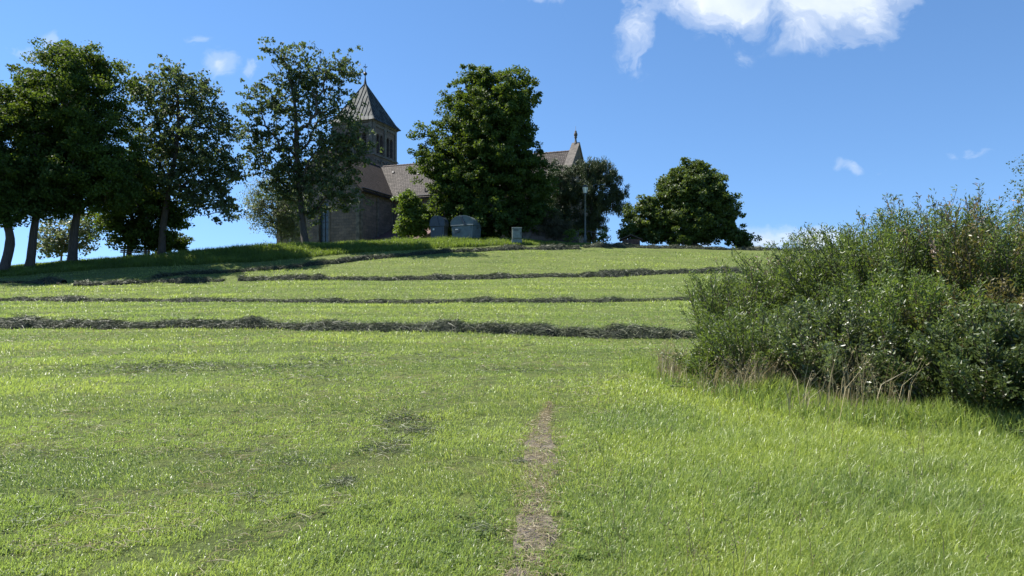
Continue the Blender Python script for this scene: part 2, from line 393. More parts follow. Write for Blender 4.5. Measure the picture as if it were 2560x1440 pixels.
def frustum_pts(n, d0, d1, p0=-420, p1=2980):
    d = d0*(d1/d0)**rng.random(n); px = p0+(p1-p0)*rng.random(n)
    return (px-1280)/F*d, d, px
long_left = lambda d: np.interp(d, [2.5, 3.6, 5, 7, 9, 11, 13, 15], [.45, .42, .42, .62, .85, 1.6, 2.8, 4.3])   # x where the uncut grass begins
trk = np.array([( (px-1280)/F*d_from_py(px, py), d_from_py(px, py)) for px, py in ((600, 1430), (740, 1310), (860, 1205), (960, 1120), (1030, 1050), (1110, 990), (1250, 940))])
trk = trk[np.argsort(trk[:, 1])]
def on_track(x, y):
    w = np.exp(-((x-np.interp(y, trk[:, 1], trk[:, 0]))/(.16+.02*y))**2)*((y > trk[0, 1]-.4) & (y < trk[-1, 1]))
    return w*np.clip((fbm(x*3, y*2.2, 23, 3)-.40)*5, 0, 1)
def build_lawn():
    x, y, px = frustum_pts(1000000, 3.0, 47.0)
    keep = (x < long_left(y)+.25*(vnoise(y*2, x*2, 8)-.2)) | (y > 16)
    pd = path_dist(x, y); keep &= (pd < 0) | (rng.random(len(x)) < .20+.6*np.clip(fbm(x*5, y*3, 17, 3)-.42, 0, 1)*2)
    # leave the ground under the bank's own long grass
    x, y = x[keep], y[keep]
    pd = pd[keep]
    patch = fbm(x*.55, y*.45, 21, 4); fine = fbm(x*3.2, y*3.2, 31, 3)
    tr = fbm(x*.7+11, y*2.2, 81, 4); bare = ((fine < .32) | (tr < .335) | (on_track(x, y) > .45) | ((np.abs(x-.47-.06*(y-7)) < .12) & (y > 7) & (y < 12) & (fbm(x*4, y*3, 29, 3) > .48))) & (rng.random(len(x)) < .8); x, y, patch, fine, pd = (q[~bare] for q in (x, y, patch, fine, pd))
    n = len(x); P = np.stack([x, y, gz(x, y)-.001], -1)
    h = (.018+.024*rng.random(n))*(.5+1.1*fine)*(1+.9*np.clip((patch-.5)*3, 0, 1)); h *= np.where(rng.random(n) < .04, 1.9, 1)
    h *= np.clip(-pd/.10, .8, 1)*(1+np.clip((y-12)/25, 0, .5))
    w = .0042*np.maximum(1, y/6.5)*(.7+.6*rng.random(n))
    lean = .3+1.05*rng.random(n)
    big = fbm(x*.12+3, y*.16, 71, 3)
    arc = y+.035*(x+3)**2*.6+.35*(fbm(x*.3, y*.3, 88, 2)-.5)
    stripe = np.sin(arc*2*np.pi/2.6)
    yaw = np.where(stripe > 0, 2.8, -.4)+rng.normal(0, 1.15, n)
    tint = .22-.3*on_track(x, y)+.45*np.clip((patch-.37)*2.6, 0, 1)+.30*(big-.45)+.05*stripe+.45*(rng.random(n)-.5)
    V, T, A = blades(P, h, w, lean, yaw=yaw, tint=tint)
    o = mesh_np('lawn_grass', V, [T], M['lawn'], attr={'v': A})
    tag(o, 'short mown grass covering the slope left of the footpath', 'grass', kind='stuff')
def build_long():
    n0 = 480000
    d = 2.9*(16/2.9)**rng.random(n0); x0 = long_left(d)-.12; x1 = np.maximum(d*1700/F, x0+2)
    x = x0+(x1-x0)*rng.random(n0); y = d
    keep = (rng.random(n0) < np.clip((x-x0)/.45+.25, 0, 1))
    x, y = x[keep], y[keep]; n = len(x)
    patch = fbm(x*.8, y*.8, 41, 4); fine = fbm(x*3, y*3, 51, 3)
    P = np.stack([x, y, gz(x, y)-.006], -1)
    edge = np.clip((x-long_left(y))/1.3, 0, 1)
    h = (.03+.06*edge)*(.45+1.1*rng.random(n))*(.6+.9*fine); h *= np.where(rng.random(n) < .02, 1.6, 1)
    w = (.0034+.0018*rng.random(n))*np.maximum(1, y/6.5)
    lean = .25+.9*rng.random(n); yaw = rng.normal(.2, 1.3, n)
    tint = .22+.45*np.clip((patch-.35)*2.6, 0, 1)+.5*(rng.random(n)-.5)
    V, T, A = blades(P, h, w, lean, yaw=yaw, tint=tint, curl=.9)
    o = mesh_np('long_grass', V, [T], M['long'], attr={'v': A})
    tag(o, 'bright uncut grass right of the footpath in front of the bushes', 'long grass', kind='stuff')
    # a few dark seed stems rising out of it
build_lawn(); build_long()

def bank_edges(px):
    k = [-900, 0, 180, 400, 640, 765, 1000, 1280, 1420, 1500]
    bot = np.interp(px, k, [34, 36.5, 38, 40, 42, 43.5, 46, 48.5, 48.9, 49.2]); top = np.interp(px, k, [36, 38.5, 40, 42.5, 44.8, 46, 48.5, 50, 50, 49.7])
    return bot, top
def build_bank_grass():
    n = 120000; px = -500+(1490+500)*rng.random(n); b, t = bank_edges(px); d = b-.1+(t+2.2-b)*rng.random(n)**1.1
    x = (px-1280)/F*d; keep = rng.random(n) < np.clip((1500-px)/120, .15, 1); x, d, px = x[keep], d[keep], px[keep]; n = len(x)
    cl = fbm(x*.9, d*1.2, 61, 3); P = np.stack([x, d, gz(x, d)-.01], -1)
    h = (.10+.26*rng.random(n))*(.35+1.25*cl)*np.clip((1560-px)/350, .35, 1)*np.clip(px/900+.55, .45, 1)
    V, T, A = blades(P, h, .02+.012*rng.random(n), .15+.7*rng.random(n), tint=.15+.7*np.clip((cl-.3)*2.3, 0, 1)+.35*(rng.random(n)-.5), curl=.8)
    o = mesh_np('bank_grass', V, [T], M['bank'], attr={'v': A})
    tag(o, 'shaggy long grass on the bank below the church', 'long grass', kind='stuff')
build_bank_grass()

def strands(P, L, w, yaw, pitch, tint):
    """curved strips lying about: 3 points along, 6 verts, 4 tris"""
    n = len(P); u = np.stack([np.cos(yaw)*np.cos(pitch), np.sin(yaw)*np.cos(pitch), np.sin(pitch)], -1)
    side = np.stack([-np.sin(yaw), np.cos(yaw), 0*yaw], -1)
    tw = rng.normal(0, .8, n)[:, None]; s = side*np.cos(tw)+np.array([0, 0, 1.])*np.sin(tw); s = s*(w*.5)[:, None]
    bend = np.stack([rng.normal(0, .25, n), rng.normal(0, .25, n), -.12-.25*rng.random(n)], -1)*L[:, None]
    a = P-u*(L*.5)[:, None]+bend*.5; c = P+u*(L*.5)[:, None]+bend*.5; b = P
    V = np.stack([a-s*.6, a+s*.6, b+s, b-s, c+s*.5, c-s*.5], 1).reshape(-1, 3)
    k = (np.arange(n)*6)[:, None]
    T = np.concatenate([k+np.array(q) for q in ((0, 1, 2), (0, 2, 3), (3, 2, 4), (3, 4, 5))])
    return V, T, np.repeat(np.clip(tint, 0, 1), 6)
def build_herbs():
    """rosettes of broad leaves (plantain, clover, dandelion) in the turf"""
    n = 1500; x, y, px = frustum_pts(n, 3.0, 15.0); k = (path_dist(x, y) < -.03) & (fbm(x*.8, y*.8, 55, 3) > .46); x, y = x[k], y[k]; n = len(x)
    m = 13; c = np.repeat(np.arange(n), m); rad = .015+.05*rng.random(n*m); a = rng.random(n*m)*6.283
    P = np.stack([x[c]+np.cos(a)*rad, y[c]+np.sin(a)*rad, 0*a], -1); P[:, 2] = gz(P[:, 0], P[:, 1])+.012+.03*rng.random(n*m)
    V, T, A = leaves(P, .028, rng, up=.75, aspect=.6, tint=rng.random(n)[c]*.7+.3*rng.random(n*m))
    o = mesh_np('broadleaf_herbs', V, [T], M['bright'], attr={'v': A})
    tag(o, 'small broad-leaved herbs scattered through the near turf', 'weeds', kind='stuff')
    n = 260; d = 3.4*(11/3.4)**rng.random(n); x = long_left(d)+(d*.62-long_left(d))*rng.random(n); P = np.stack([x, d, gz(x, d)], -1)
    V, T, A = blades(P, .16+.2*rng.random(n), .004, .15+.35*rng.random(n), curl=.6, tint=.3*rng.random(n)); tips = V[4::5]; parts = [(V, T, A)]
    for q in range(7):
        p = tips-np.array([0, 0, .01*q])+rng.normal(0, .004, (n, 3)); parts.append(leaves(p, .016, rng, up=.0, aspect=.4, tint=.3*rng.random(n)))
    V, T, A = merge(parts); o = mesh_np('seed_stems', V, [T], M['straw'], attr={'v': A})
    tag(o, 'thin brown seed stems standing out of the uncut grass', 'seeding grass', kind='stuff')
def build_litter():
    parts = []
    n = 26000; x, y, px = frustum_pts(n, 3.0, 22.0)
    m = ((fbm(x*.9, y*.6, 77, 4) > .53) | (on_track(x, y) > .3)) & (x < long_left(y)+.8); x, y = x[m], y[m]; n = len(x)
    P = np.stack([x, y, gz(x, y)+.02+.02*rng.random(n)], -1)
    parts.append(strands(P, .06+.13*rng.random(n), .0035*np.maximum(1, y/6)*(.7+.6*rng.random(n)), rng.random(n)*6.28, rng.normal(0, .12, n), rng.random(n)))
    n = 2600; y = 2.8+(path_pts[-1, 1]-2.8)*rng.random(n); cx = np.interp(y, path_pts[:, 1], path_pts[:, 0]); hw = np.interp(y, path_pts[:, 1], path_pts[:, 2])
    x = cx+hw*rng.normal(0, .8, n); P = np.stack([x, y, gz(x, y)+.018+.008*rng.random(n)], -1)
    parts.append(strands(P, .04+.09*rng.random(n), .003+.002*rng.random(n), rng.random(n)*6.28, rng.normal(0, .06, n), .4+.6*rng.random(n)))
    V, T, A = merge(parts)
    o = mesh_np('straw_litter', V, [T], M['straw'], attr={'v': A})
    tag(o, 'pale dry straw scattered over the mown grass and path', 'straw', kind='stuff')
build_litter()
def build_clippings():
    """dark wilted clumps the rake left behind"""
    parts = []
    spots = [(862, 1205, .10, 150), (845, 1220, .14, 120), (960, 1130, .22, 200), (1010, 1050, .35, 420), (1045, 1085, .25, 260), (1000, 1110, .2, 160), (740, 1165, .3, 160), (570, 1135, .35, 160), (430, 915, .7, 420), (380, 925, .5, 260),
             (560, 918, .5, 200), (720, 920, .6, 240), (820, 905, .6, 240), (790, 945, .6, 260), (200, 920, .9, 240), (90, 1150, .5, 160), (1080, 895, .8, 200), (1290, 930, .5, 200), (640, 1250, .2, 120), (1300, 1160, .07, 90), (1200, 1330, .1, 90), (100, 1310, .25, 120)]
    for px, py, rad, n in spots:
        d = d_from_py(px, py); x0 = (px-1280)/F*d; x = x0+rng.normal(0, rad*.7, n); y = d+rng.normal(0, rad*.45, n)
        P = np.stack([x, y, gz(x, y)+.012+.03*rng.random(n)*np.exp(-((x-x0)/rad)**2)], -1)
        parts.append(strands(P, .05+.10*rng.random(n), .0035*max(1, d/6)*(.7+.6*rng.random(n)), rng.random(n)*6.28, rng.normal(0, .3, n), rng.random(n)**2.0))
    V, T, A = merge(parts); o = mesh_np('grass_clippings', V, [T], M['hay'], attr={'v': A})
    tag(o, 'dark wilted clippings lying in small clumps on the near lawn', 'clippings', kind='stuff')
build_clippings()

# ------------------------------------------------------------------ windrows of hay
def windrow(label, pts, hgt, wid, seed, gaps=0.0, n_per_m=420):
    """pts: (px, d) along the row"""
    r = np.random.default_rng(seed)
    pts = np.array(pts, float); X = (pts[:, 0]-1280)/F*pts[:, 1]; Y = pts[:, 1]
    s = np.concatenate([[0], np.cumsum(np.hypot(np.diff(X), np.diff(Y)))]); L = s[-1]
    ss = np.arange(0, L, .09); cx = np.interp(ss, s, X); cy = np.interp(ss, s, Y)
    amp = .42+.95*fbm(ss*.9, ss*0, seed, 3)*1.0; amp = amp*(.55+.75*vnoise(ss*2.1, ss*0+2, seed+5))
    amp = np.minimum(amp, 1.0)*(.45+.95*vnoise(ss*1.1, ss*0+12, seed+2))
    if gaps: amp = amp*np.clip((fbm(ss*.5, ss*0+4, seed+9, 2)-gaps)*7, .0, 1)
    hg = np.interp(ss, s, np.broadcast_to(hgt, len(s)))*amp; wd = np.interp(ss, s, np.broadcast_to(wid, len(s)))*(.5+.5*np.clip(amp, 0, 1.4))
    n = 13; V = []
    cyj = cy+.25*(fbm(ss*.8, ss*0+9, seed+3, 2)-.5)
    for k in range(n):
        t = -1+2*k/(n-1); lump = .75+.5*vnoise(ss*3.3, ss*0+k*.55, seed+11)
        y = cyj+t*wd*.5; x = cx
        V.append(np.stack([x, y, gz(x, y)-.02+hg*lump*(1-t*t)**.75], -1))
    V = np.stack(V, 1); i = np.arange(len(ss)*n).reshape(-1, n)
    Q = np.stack([i[:-1, :-1], i[1:, :-1], i[1:, 1:], i[:-1, 1:]], -1).reshape(-1, 4)
    mid = len(ss)//2; root = empty('hay_windrow', (float(cx[mid]), float(cyj[mid]), gzf(cx[mid], cyj[mid])), label, 'hay row', 'raked rows of drying hay across the meadow')
    off = np.array(root.location)
    mesh_np('hay_mound', V.reshape(-1, 3)-off, [Q], M['haycore'], root, smooth=True)
    m = int(L*n_per_m); k = (r.random(m)*(len(ss)-1)).astype(int); t = r.uniform(-1.08, 1.08, m)
    ok = hg[k] > .03; k, t = k[ok], t[ok]; m = len(k)
    lump = .75+.5*vnoise(ss[k]*3.3, (t+1)/2*(n-1)*.55, seed+11)
    x = cx[k]+r.normal(0, .04, m); y = cyj[k]+t*wd[k]*.5; hh = hg[k]*lump*np.clip(1-t*t, 0, 1)**.75
    P = np.stack([x, y, gz(x, y)+hh+.012+.03*r.random(m)], -1)
    base = r.normal(0, .9, m); dm = float(np.mean(cy))
    V, T, A = strands(P, .14+.26*r.random(m), (.0055+.005*r.random(m))*max(1, dm/22), base+np.where(r.random(m) < .5, 0, 3.14), r.normal(0, .45, m), r.random(m)**2.4)
    mesh_np('loose_hay', V-off, [T], M['hay'], root, attr={'v': A})
windrow('thick nearest hay row crossing the whole meadow, tallest of all', [(-450, 17.2), (0, 17.2), (450, 17.3), (900, 17.1), (1150, 16.9), (1300, 16.8), (1500, 16.6), (1700, 16.4), (1900, 16.2)], .21, .75, 1, n_per_m=800)
windrow('second hay row from below, thin and nearly level', [(-450, 26.5), (0, 26.6), (400, 26.8), (900, 27), (1280, 27), (1500, 27), (1750, 27.2), (2050, 27)], .155, .55, 2, n_per_m=380)
windrow('third hay row from below, climbing gently to the bushes on the right', [(600, 36.2), (800, 36.8), (1000, 37), (1280, 37.2), (1500, 37.5), (1700, 37.8), (1900, 37.6), (2200, 37.4)], .22, .75, 3, n_per_m=360)
windrow('curved upper hay row following the foot of the grassy bank', [(385, 36.2), (480, 37.6), (640, 39.4), (765, 41.2), (900, 43), (1000, 44.2), (1150, 46), (1290, 46.9), (1450, 47.3)], .23, .7, 4, gaps=.1, n_per_m=240)
windrow('topmost hay row lying along the skyline below the linden', [(1460, 48), (1600, 49.1), (1750, 49.5), (1900, 49.6), (2100, 49.6)], .2, .8, 5, gaps=.1, n_per_m=220)
windrow('short broken hay row at the left edge below the shaded bank', [(-400, 33.6), (0, 34), (165, 34.3)], .22, .7, 6, n_per_m=260)
windrow('patchy remains of a hay row left of the curved row', [(190, 33.2), (300, 34.0), (380, 35), (460, 34.9), (560, 35.8)], .2, .65, 8, gaps=.28, n_per_m=240)

# ------------------------------------------------------------------ trees
def seg_tubes(P0, P1, R0, R1, k=5):
    P0, P1 = np.asarray(P0, float), np.asarray(P1, float); n = len(P0); d = P1-P0; L = np.linalg.norm(d, axis=1, keepdims=True)+1e-9; d = d/L
    ref = np.where(np.abs(d[:, 2:3]) > .9, np.array([[1., 0, 0]]), np.array([[0, 0, 1.]]))
    a = np.cross(d, ref); a /= np.linalg.norm(a, axis=1, keepdims=True)+1e-9; b = np.cross(d, a)
    an = np.arange(k)*2*np.pi/k; ring = a[:, None]*np.cos(an)[None, :, None]+b[:, None]*np.sin(an)[None, :, None]
    V = np.concatenate([P0[:, None]+ring*np.asarray(R0)[:, None, None], P1[:, None]+ring*np.asarray(R1)[:, None, None]], 1)
    j = np.arange(k); q = np.stack([j, (j+1) % k, (j+1) % k+k, j+k], -1)
    Q = (np.arange(n)*2*k)[:, None, None]+q[None]
    return V.reshape(-1, 3), Q.reshape(-1, 4)
def poly_tube(pts, rad, k=12, wob=.06, seed=0):
    pts = np.asarray(pts, float); n = len(pts); t = np.gradient(pts, axis=0); t /= np.linalg.norm(t, axis=1, keepdims=True)
    a = np.cross(t, np.array([0, 1., 0])); a /= np.linalg.norm(a, axis=1, keepdims=True)+1e-9; b = np.cross(t, a)
    an = np.arange(k)*2*np.pi/k
    w = 1+wob*2*(vnoise(np.arange(n)[:, None]*.6+0*an, 0*pts[:, :1]+np.arange(k)*.9, seed)-.5)
    V = pts[:, None]+(a[:, None]*np.cos(an)[None, :, None]+b[:, None]*np.sin(an)[None, :, None])*(np.asarray(rad)[:, None]*w)[..., None]
    i = np.arange(n*k).reshape(n, k); Q = np.stack([i[:-1], np.roll(i[:-1], -1, 1), np.roll(i[1:], -1, 1), i[1:]], -1).reshape(-1, 4)
    return V.reshape(-1, 3), Q
def leaves(P, size, r, up=.5, out=None, droop=0.0, aspect=.6, tint=None):
    """a folded four-point leaf at each P"""
    n = len(P); size = np.broadcast_to(size, n)
    nrm = r.normal(0, 1, (n, 3)); nrm /= np.linalg.norm(nrm, axis=1, keepdims=True)
    nrm = nrm*(1-up)+np.array([0, 0, up])
    if out is not None: nrm = nrm+out*.35
    nrm /= np.linalg.norm(nrm, axis=1, keepdims=True)+1e-9
    d = r.normal(0, 1, (n, 3)); d[:, 2] -= droop*1.6; d -= nrm*np.sum(d*nrm, 1, keepdims=True); d /= np.linalg.norm(d, axis=1, keepdims=True)+1e-9
    s = np.cross(nrm, d)
    L = (size*(.7+.6*r.random(n)))[:, None]
    b = P-d*L*.5; tip = P+d*L*.5; m = P-d*L*.05-nrm*L*.06
    V = np.stack([b, m+s*L*aspect*.5, tip, m-s*L*aspect*.5], 1).reshape(-1, 3)
    V[0::4] += nrm*L*.05; V[2::4] -= np.array([0, 0, .0])
    k = (np.arange(n)*4)[:, None]; T = np.concatenate([k+np.array([0, 1, 2]), k+np.array([0, 2, 3])])
    v = r.random(n) if tint is None else tint
    return V, T, np.repeat(np.clip(v, 0, 1), 4)

def tree(name, label, cat, trunk, d, r0, blobs, leafm, n_branch, n_clu, per, rc, lsize, seed, group=None, barkm='bark', droop=.3, aspect=.7, up=.35, flat=.6,
         fork=.35, shell=2.4, depthk=1.0, extra=None, top_r=.05, pads=.38, hang=0.0):
    """trunk: [(px, py)...] from the ground up at distance d; blobs: (px, py, rx, ry[, depth offset m, weight]) in photo pixels at that distance"""
    r = np.random.default_rng(seed)
    k = d/F
    base = PT(trunk[0][0], trunk[0][1], d); gzb = gzf(base.x, base.y); off = np.array([base.x, base.y, min(gzb, base.z)])
    tp = [np.array([(px-1280)*k, d+(.0 if i == 0 else r.normal(0, .12)), EYE+(HY-py)*k]) for i, (px, py) in enumerate(trunk)]
    tp[0][2] = min(gzb, tp[0][2])-.15
    tp = np.array(tp); s = np.concatenate([[0], np.cumsum(np.linalg.norm(np.diff(tp, axis=0), axis=1))]); H = s[-1]
    q = np.linspace(0, H, 26); tpts = np.stack([np.interp(q, s, tp[:, c]) for c in range(3)], -1)
    ke = np.array([.25, .5, .25]); tpts[1:-1] = ke[0]*tpts[:-2]+ke[1]*tpts[1:-1]+ke[2]*tpts[2:]
    f = q/H; rad = r0*((1-f)**.75*(1-top_r/r0)+top_r/r0); rad = rad*.80*(1+.45*np.exp(-q/.3))
    # crown points
    B = []
    for b in blobs:
        px, py, rx, ry = b[:4]; oy = b[4] if len(b) > 4 else 0.0; w = b[5] if len(b) > 5 else 1.0
        rr = min(rx, ry)*.5+max(rx, ry)*.5
        B.append((np.array([(px-1280)*k, d+oy, EYE+(HY-py)*k]), np.array([rx*k, rr*k*.9*depthk, ry*k]), w*rx*ry*rr))
    W = np.array([b[2]**.85 for b in B]); W /= W.sum()
    def sample(n, sh):
        ib = r.choice(len(B), n, p=W); u = r.normal(0, 1, (n, 3)); u /= np.linalg.norm(u, axis=1, keepdims=True)
        rad_ = r.random(n)**(1/sh)
        C = np.array([B[j][0] for j in ib]); S = np.array([B[j][1] for j in ib])
        return C+u*S*rad_[:, None], u
    T0, _ = sample(n_branch, 2.2)
    fk = fork*H; nodes = [p for p, qq in zip(tpts, q) if qq >= fk]; path = [qq-fk for qq in q if qq >= fk]; par = list(range(-1, len(nodes)-1))
    onb = [True]*len(nodes)
    order = np.argsort(np.min(np.linalg.norm(T0[:, None]-np.array(nodes)[None], axis=2), axis=1))
    NP = np.zeros((len(nodes)+n_branch*3+5, 3)); NP[:len(nodes)] = nodes; PA = np.zeros(len(NP)); PA[:len(nodes)] = path; cnt = len(nodes); par = par+[0]*(len(NP)-len(par))
    tips = []
    for j in order:
        c = T0[j]; dd = np.linalg.norm(NP[:cnt]-c, axis=1); cost = dd+.22*PA[:cnt]+.5*np.maximum(0, NP[:cnt, 2]-c[2]+.3*0)
        i = int(np.argmin(cost)); p = NP[i]; L = dd[i]
        prev = i
        for t in (.36, .7, 1.0):
            x = p+(c-p)*t
            if t < 1: x = x+np.array([r.normal(0, .07), r.normal(0, .07), .10*math.sin(t*3.14)+r.normal(0, .04)])*L
            NP[cnt] = x; PA[cnt] = PA[prev]+L*.34; par[cnt] = prev; prev = cnt; cnt += 1
        tips.append(cnt-1)
    nl = np.zeros(cnt); n0 = len(nodes)
    for tpi in tips: nl[tpi] += 1
    for i in range(cnt-1, n0-1, -1): nl[par[i]] += nl[i]
    idx = np.arange(n0, cnt); pr = np.array([par[i] for i in idx])
    rb = .011*d/45+.0; R1 = (rb*nl[idx]**.52); R0_ = rb*np.where(pr < n0, nl[idx]**.52*1.15, np.maximum(nl[pr], 1)**.52)
    root = empty(name, tuple(off), label, cat, group)
    V1, Q1 = poly_tube(tpts, rad, 12, .14, seed)
    mesh_np('trunk', V1-off, [Q1], M[barkm], root, smooth=True)
    V2, Q2 = seg_tubes(NP[pr], NP[idx], R0_, R1, 5)
    mesh_np('branches', V2-off, [Q2], M[barkm], root, smooth=True)
    # leaf clusters: most on the outside, some along the branches
    C, u = sample(n_clu, shell); nb = n_clu//3
    pick = idx[r.integers(0, len(idx), nb)]; C[:nb] = NP[pick]+r.normal(0, rc*.6, (nb, 3)); u[:nb] = r.normal(0, .5, (nb, 3))
    tip_i = np.array(tips); npad = int(n_clu*pads); tip_i = tip_i[r.random(len(tip_i)) < .85]
    kk = tip_i[r.integers(0, len(tip_i), npad)]; pr_ = rc*1.15*(.7+.6*r.random((len(NP)))[kk])[:, None]
    g = r.normal(0, 1, (npad, 3))*pr_; g[:, 2] *= .55
    if npad: C[-npad:] = NP[kk]+g; u[-npad:] = r.normal(0, .3, (npad, 3))
    pc = r.poisson(per, n_clu); ci = np.repeat(np.arange(n_clu), pc); n = len(ci)
    o = r.normal(0, 1, (n, 3)); o /= np.linalg.norm(o, axis=1, keepdims=True); o *= (r.random(n)**.5)[:, None]*(rc*(.6+.8*r.random(n_clu)))[ci][:, None]
    o[:, 2] *= flat; o[:, 2] -= hang*np.hypot(o[:, 0], o[:, 1])
    P = C[ci]+o
    tint = .5*r.random(n_clu)[ci]+.5*r.random(n)
    V, T, A = leaves(P, lsize*d/45, r, up=up, out=u[ci], droop=droop, aspect=aspect, tint=tint)
    mesh_np('crown', V-off, [T], M[leafm], root, attr={'v': A})
    return root

G1 = 'tall trees on the bank left of the church'
tree('maple_tree', 'huge dense maple, tallest crown of the left group', 'tree', [(178, 650), (184, 590), (190, 520), (196, 430), (200, 330), (205, 220)], 40.5, .30,
     [(200, 240, 112, 120), (250, 190, 58, 66), (120, 215, 80, 75), (70, 240, 60, 60, 1), (190, 160, 80, 42), (110, 350, 105, 105), (260, 330, 90, 100), (190, 440, 140, 85), (290, 420, 75, 95), (300, 500, 70, 50), (160, 500, 100, 45)],
     'maple', 300, 1250, 85, 0.46, 0.156, 11, G1, fork=.30, depthk=1.6)
tree('maple_tree', 'dark maple with slender straight trunk, second tree from the left edge', 'tree', [(74, 668), (82, 600), (88, 520), (92, 430), (80, 320)], 39, .28,
     [(60, 340, 85, 110, 1.5), (40, 450, 90, 90, 1), (110, 490, 75, 70), (30, 240, 50, 60, 2)], 'maple', 180, 620, 78, 0.46, 0.156, 12, G1, fork=.42, depthk=1.4)
tree('maple_tree', 'maple leaning at the left edge of the picture, its crown cut off', 'tree', [(8, 672), (20, 600), (22, 520), (10, 420), (-10, 320)], 38, .30,
     [(-30, 330, 80, 110), (0, 440, 80, 90), (-80, 420, 90, 110), (-60, 250, 60, 60), (20, 530, 60, 45)], 'maple', 180, 700, 78, 0.46, 0.156, 13, G1, fork=.42, depthk=1.4)
tree('maple_tree', 'broad unseen maple added left of the view to shade the bank', 'tree', [(-230, 680), (-225, 560), (-230, 420), (-240, 250)], 37, .3,  # out of view, added for the shadow its crown casts on the bank
     [(-230, 300, 150, 160), (-180, 420, 130, 110), (-320, 420, 120, 110)], 'maple', 150, 560, 78, 0.6, 0.187, 14, G1, fork=.35, depthk=1.3)
tree('maple_tree', 'second broad unseen maple added further left to shade trunks and bank', 'tree', [(-560, 700), (-555, 560), (-560, 420), (-560, 250)], 36, .3,  # also unseen, added to keep sun off the trunks to its right
     [(-560, 320, 160, 160), (-500, 440, 130, 120), (-640, 440, 120, 110)], 'maple', 120, 500, 78, 0.6, 0.203, 44, G1, fork=.3)
tree('maple_tree', 'slender maple with airy ragged crown, right end of the left group', 'tree', [(402, 636), (412, 560), (424, 470), (440, 380), (448, 290), (440, 210)], 44.4, .27,
     [(440, 240, 75, 72), (520, 260, 50, 60), (380, 250, 55, 65), (480, 350, 100, 80), (390, 360, 75, 80), (540, 430, 62, 70), (440, 450, 95, 60), (350, 440, 40, 60), (520, 520, 48, 38), (566, 500, 42, 62), (560, 300, 34, 44), (585, 430, 22, 44), (436, 190, 30, 36), (350, 210, 32, 34), (500, 200, 32, 34)],
     'poplar', 420, 1397, 18, 0.323, 0.184, 15, G1, fork=.25, depthk=1.6, hang=.4, droop=.8, shell=2.6)
tree('small_tree', 'low dark tree with bare thin trunk behind the bench', 'tree', [(322, 632), (326, 590), (328, 550), (322, 500)], 45.2, .2,
     [(330, 490, 85, 70), (290, 560, 50, 30), (400, 560, 60, 45), (440, 520, 34, 50), (330, 440, 60, 60), (300, 590, 35, 22), (350, 585, 70, 26), (400, 600, 50, 18)], 'maple', 180, 620, 51, 0.45, 0.172, 16, fork=.3)
tree('small_tree', 'thin pale airy tree seen between the left trunks', 'tree', [(150, 660), (152, 620), (148, 570)], 52, .09,
     [(150, 590, 58, 42), (215, 570, 40, 36), (120, 620, 30, 22), (190, 620, 45, 20)], 'birch', 130, 325, 13, 0.4, 0.170, 17, barkm='bark_pale', fork=.1)
tree('round_bush', 'dark round bush right of the bench on the crest', 'bush', [(448, 628), (449, 612)], 47, .08,
     [(440, 606, 26, 18), (462, 606, 14, 12), (405, 605, 26, 22)], 'maple', 40, 110, 51, 0.3, 0.140, 18, fork=.1)
tree('poplar_tree', 'tall open crowned tree with see-through leaves in front of the tower', 'tree', [(765, 610), (758, 560), (750, 500), (744, 440), (742, 360), (738, 270), (722, 170)], 47.6, .28,
     [(705, 150, 52, 62), (775, 190, 75, 75), (850, 190, 40, 72), (690, 260, 78, 85), (800, 290, 88, 85), (875, 270, 40, 60), (640, 360, 45, 80), (740, 380, 110, 80), (850, 390, 64, 80), (690, 450, 78, 55), (810, 470, 90, 60), (632, 250, 38, 64), (668, 110, 24, 36), (885, 350, 40, 70), (630, 330, 34, 50), (880, 160, 24, 50), (870, 480, 38, 46), (780, 530, 58, 34), (760, 110, 24, 22), (740, 470, 100, 50)],
     'poplar', 600, 1582, 15, 0.2945, 0.176, 19, fork=.24, depthk=.75, hang=.4, droop=.9, shell=2.2)
tree('birch_tree', 'small pale birch with hanging twigs left of the church', 'tree', [(706, 615), (700, 560), (690, 480)], 54, .1,
     [(680, 480, 56, 50), (655, 530, 42, 40), (700, 550, 45, 50), (725, 520, 40, 60), (635, 505, 26, 30), (735, 570, 36, 34)], 'birch', 200, 806, 18, 0.4, 0.128, 20, barkm='bark_pale', droop=1.2, hang=.5, fork=.2, aspect=.4)
tree('maple_tree', 'massive dense maple in front of the nave behind the waste containers', 'tree', [(1218, 600), (1216, 540), (1214, 450), (1214, 340), (1216, 240)], 54, .42,
     [(1190, 240, 72, 74), (1285, 250, 64, 82), (1220, 200, 55, 42), (1230, 330, 112, 100), (1235, 300, 108, 118, 0, 1.3), (1225, 420, 140, 110, 0, 1.2), (1140, 330, 60, 70), (1300, 370, 50, 90), (1070, 345, 42, 50), (1090, 420, 66, 62), (1200, 450, 130, 90), (1320, 470, 68, 75), (1230, 545, 150, 62, 0, 1.5), (1110, 530, 66, 62, 0, 1.5), (1330, 545, 50, 50, 0, 1.5), (1230, 565, 130, 34, -1, 1.6), (1115, 250, 22, 26), (1058, 400, 34, 34), (1130, 470, 60, 60), (1345, 450, 40, 70), (1358, 520, 34, 60), (1160, 190, 30, 26), (1315, 215, 26, 40)],
     'maple', 420, 2600, 66, .40, .15, 21, fork=.14, flat=.7, depthk=1.25, pads=.0, shell=2.6)
tree('hazel_bush', 'sunlit bright green bush against the nave wall', 'bush', [(1022, 600), (1023, 560)], 53, .08,
     [(1022, 510, 30, 32), (1030, 560, 36, 34), (1008, 580, 18, 22), (1062, 545, 22, 32)], 'bright', 60, 330, 36, 0.32, 0.144, 22, fork=.1, pads=.2)
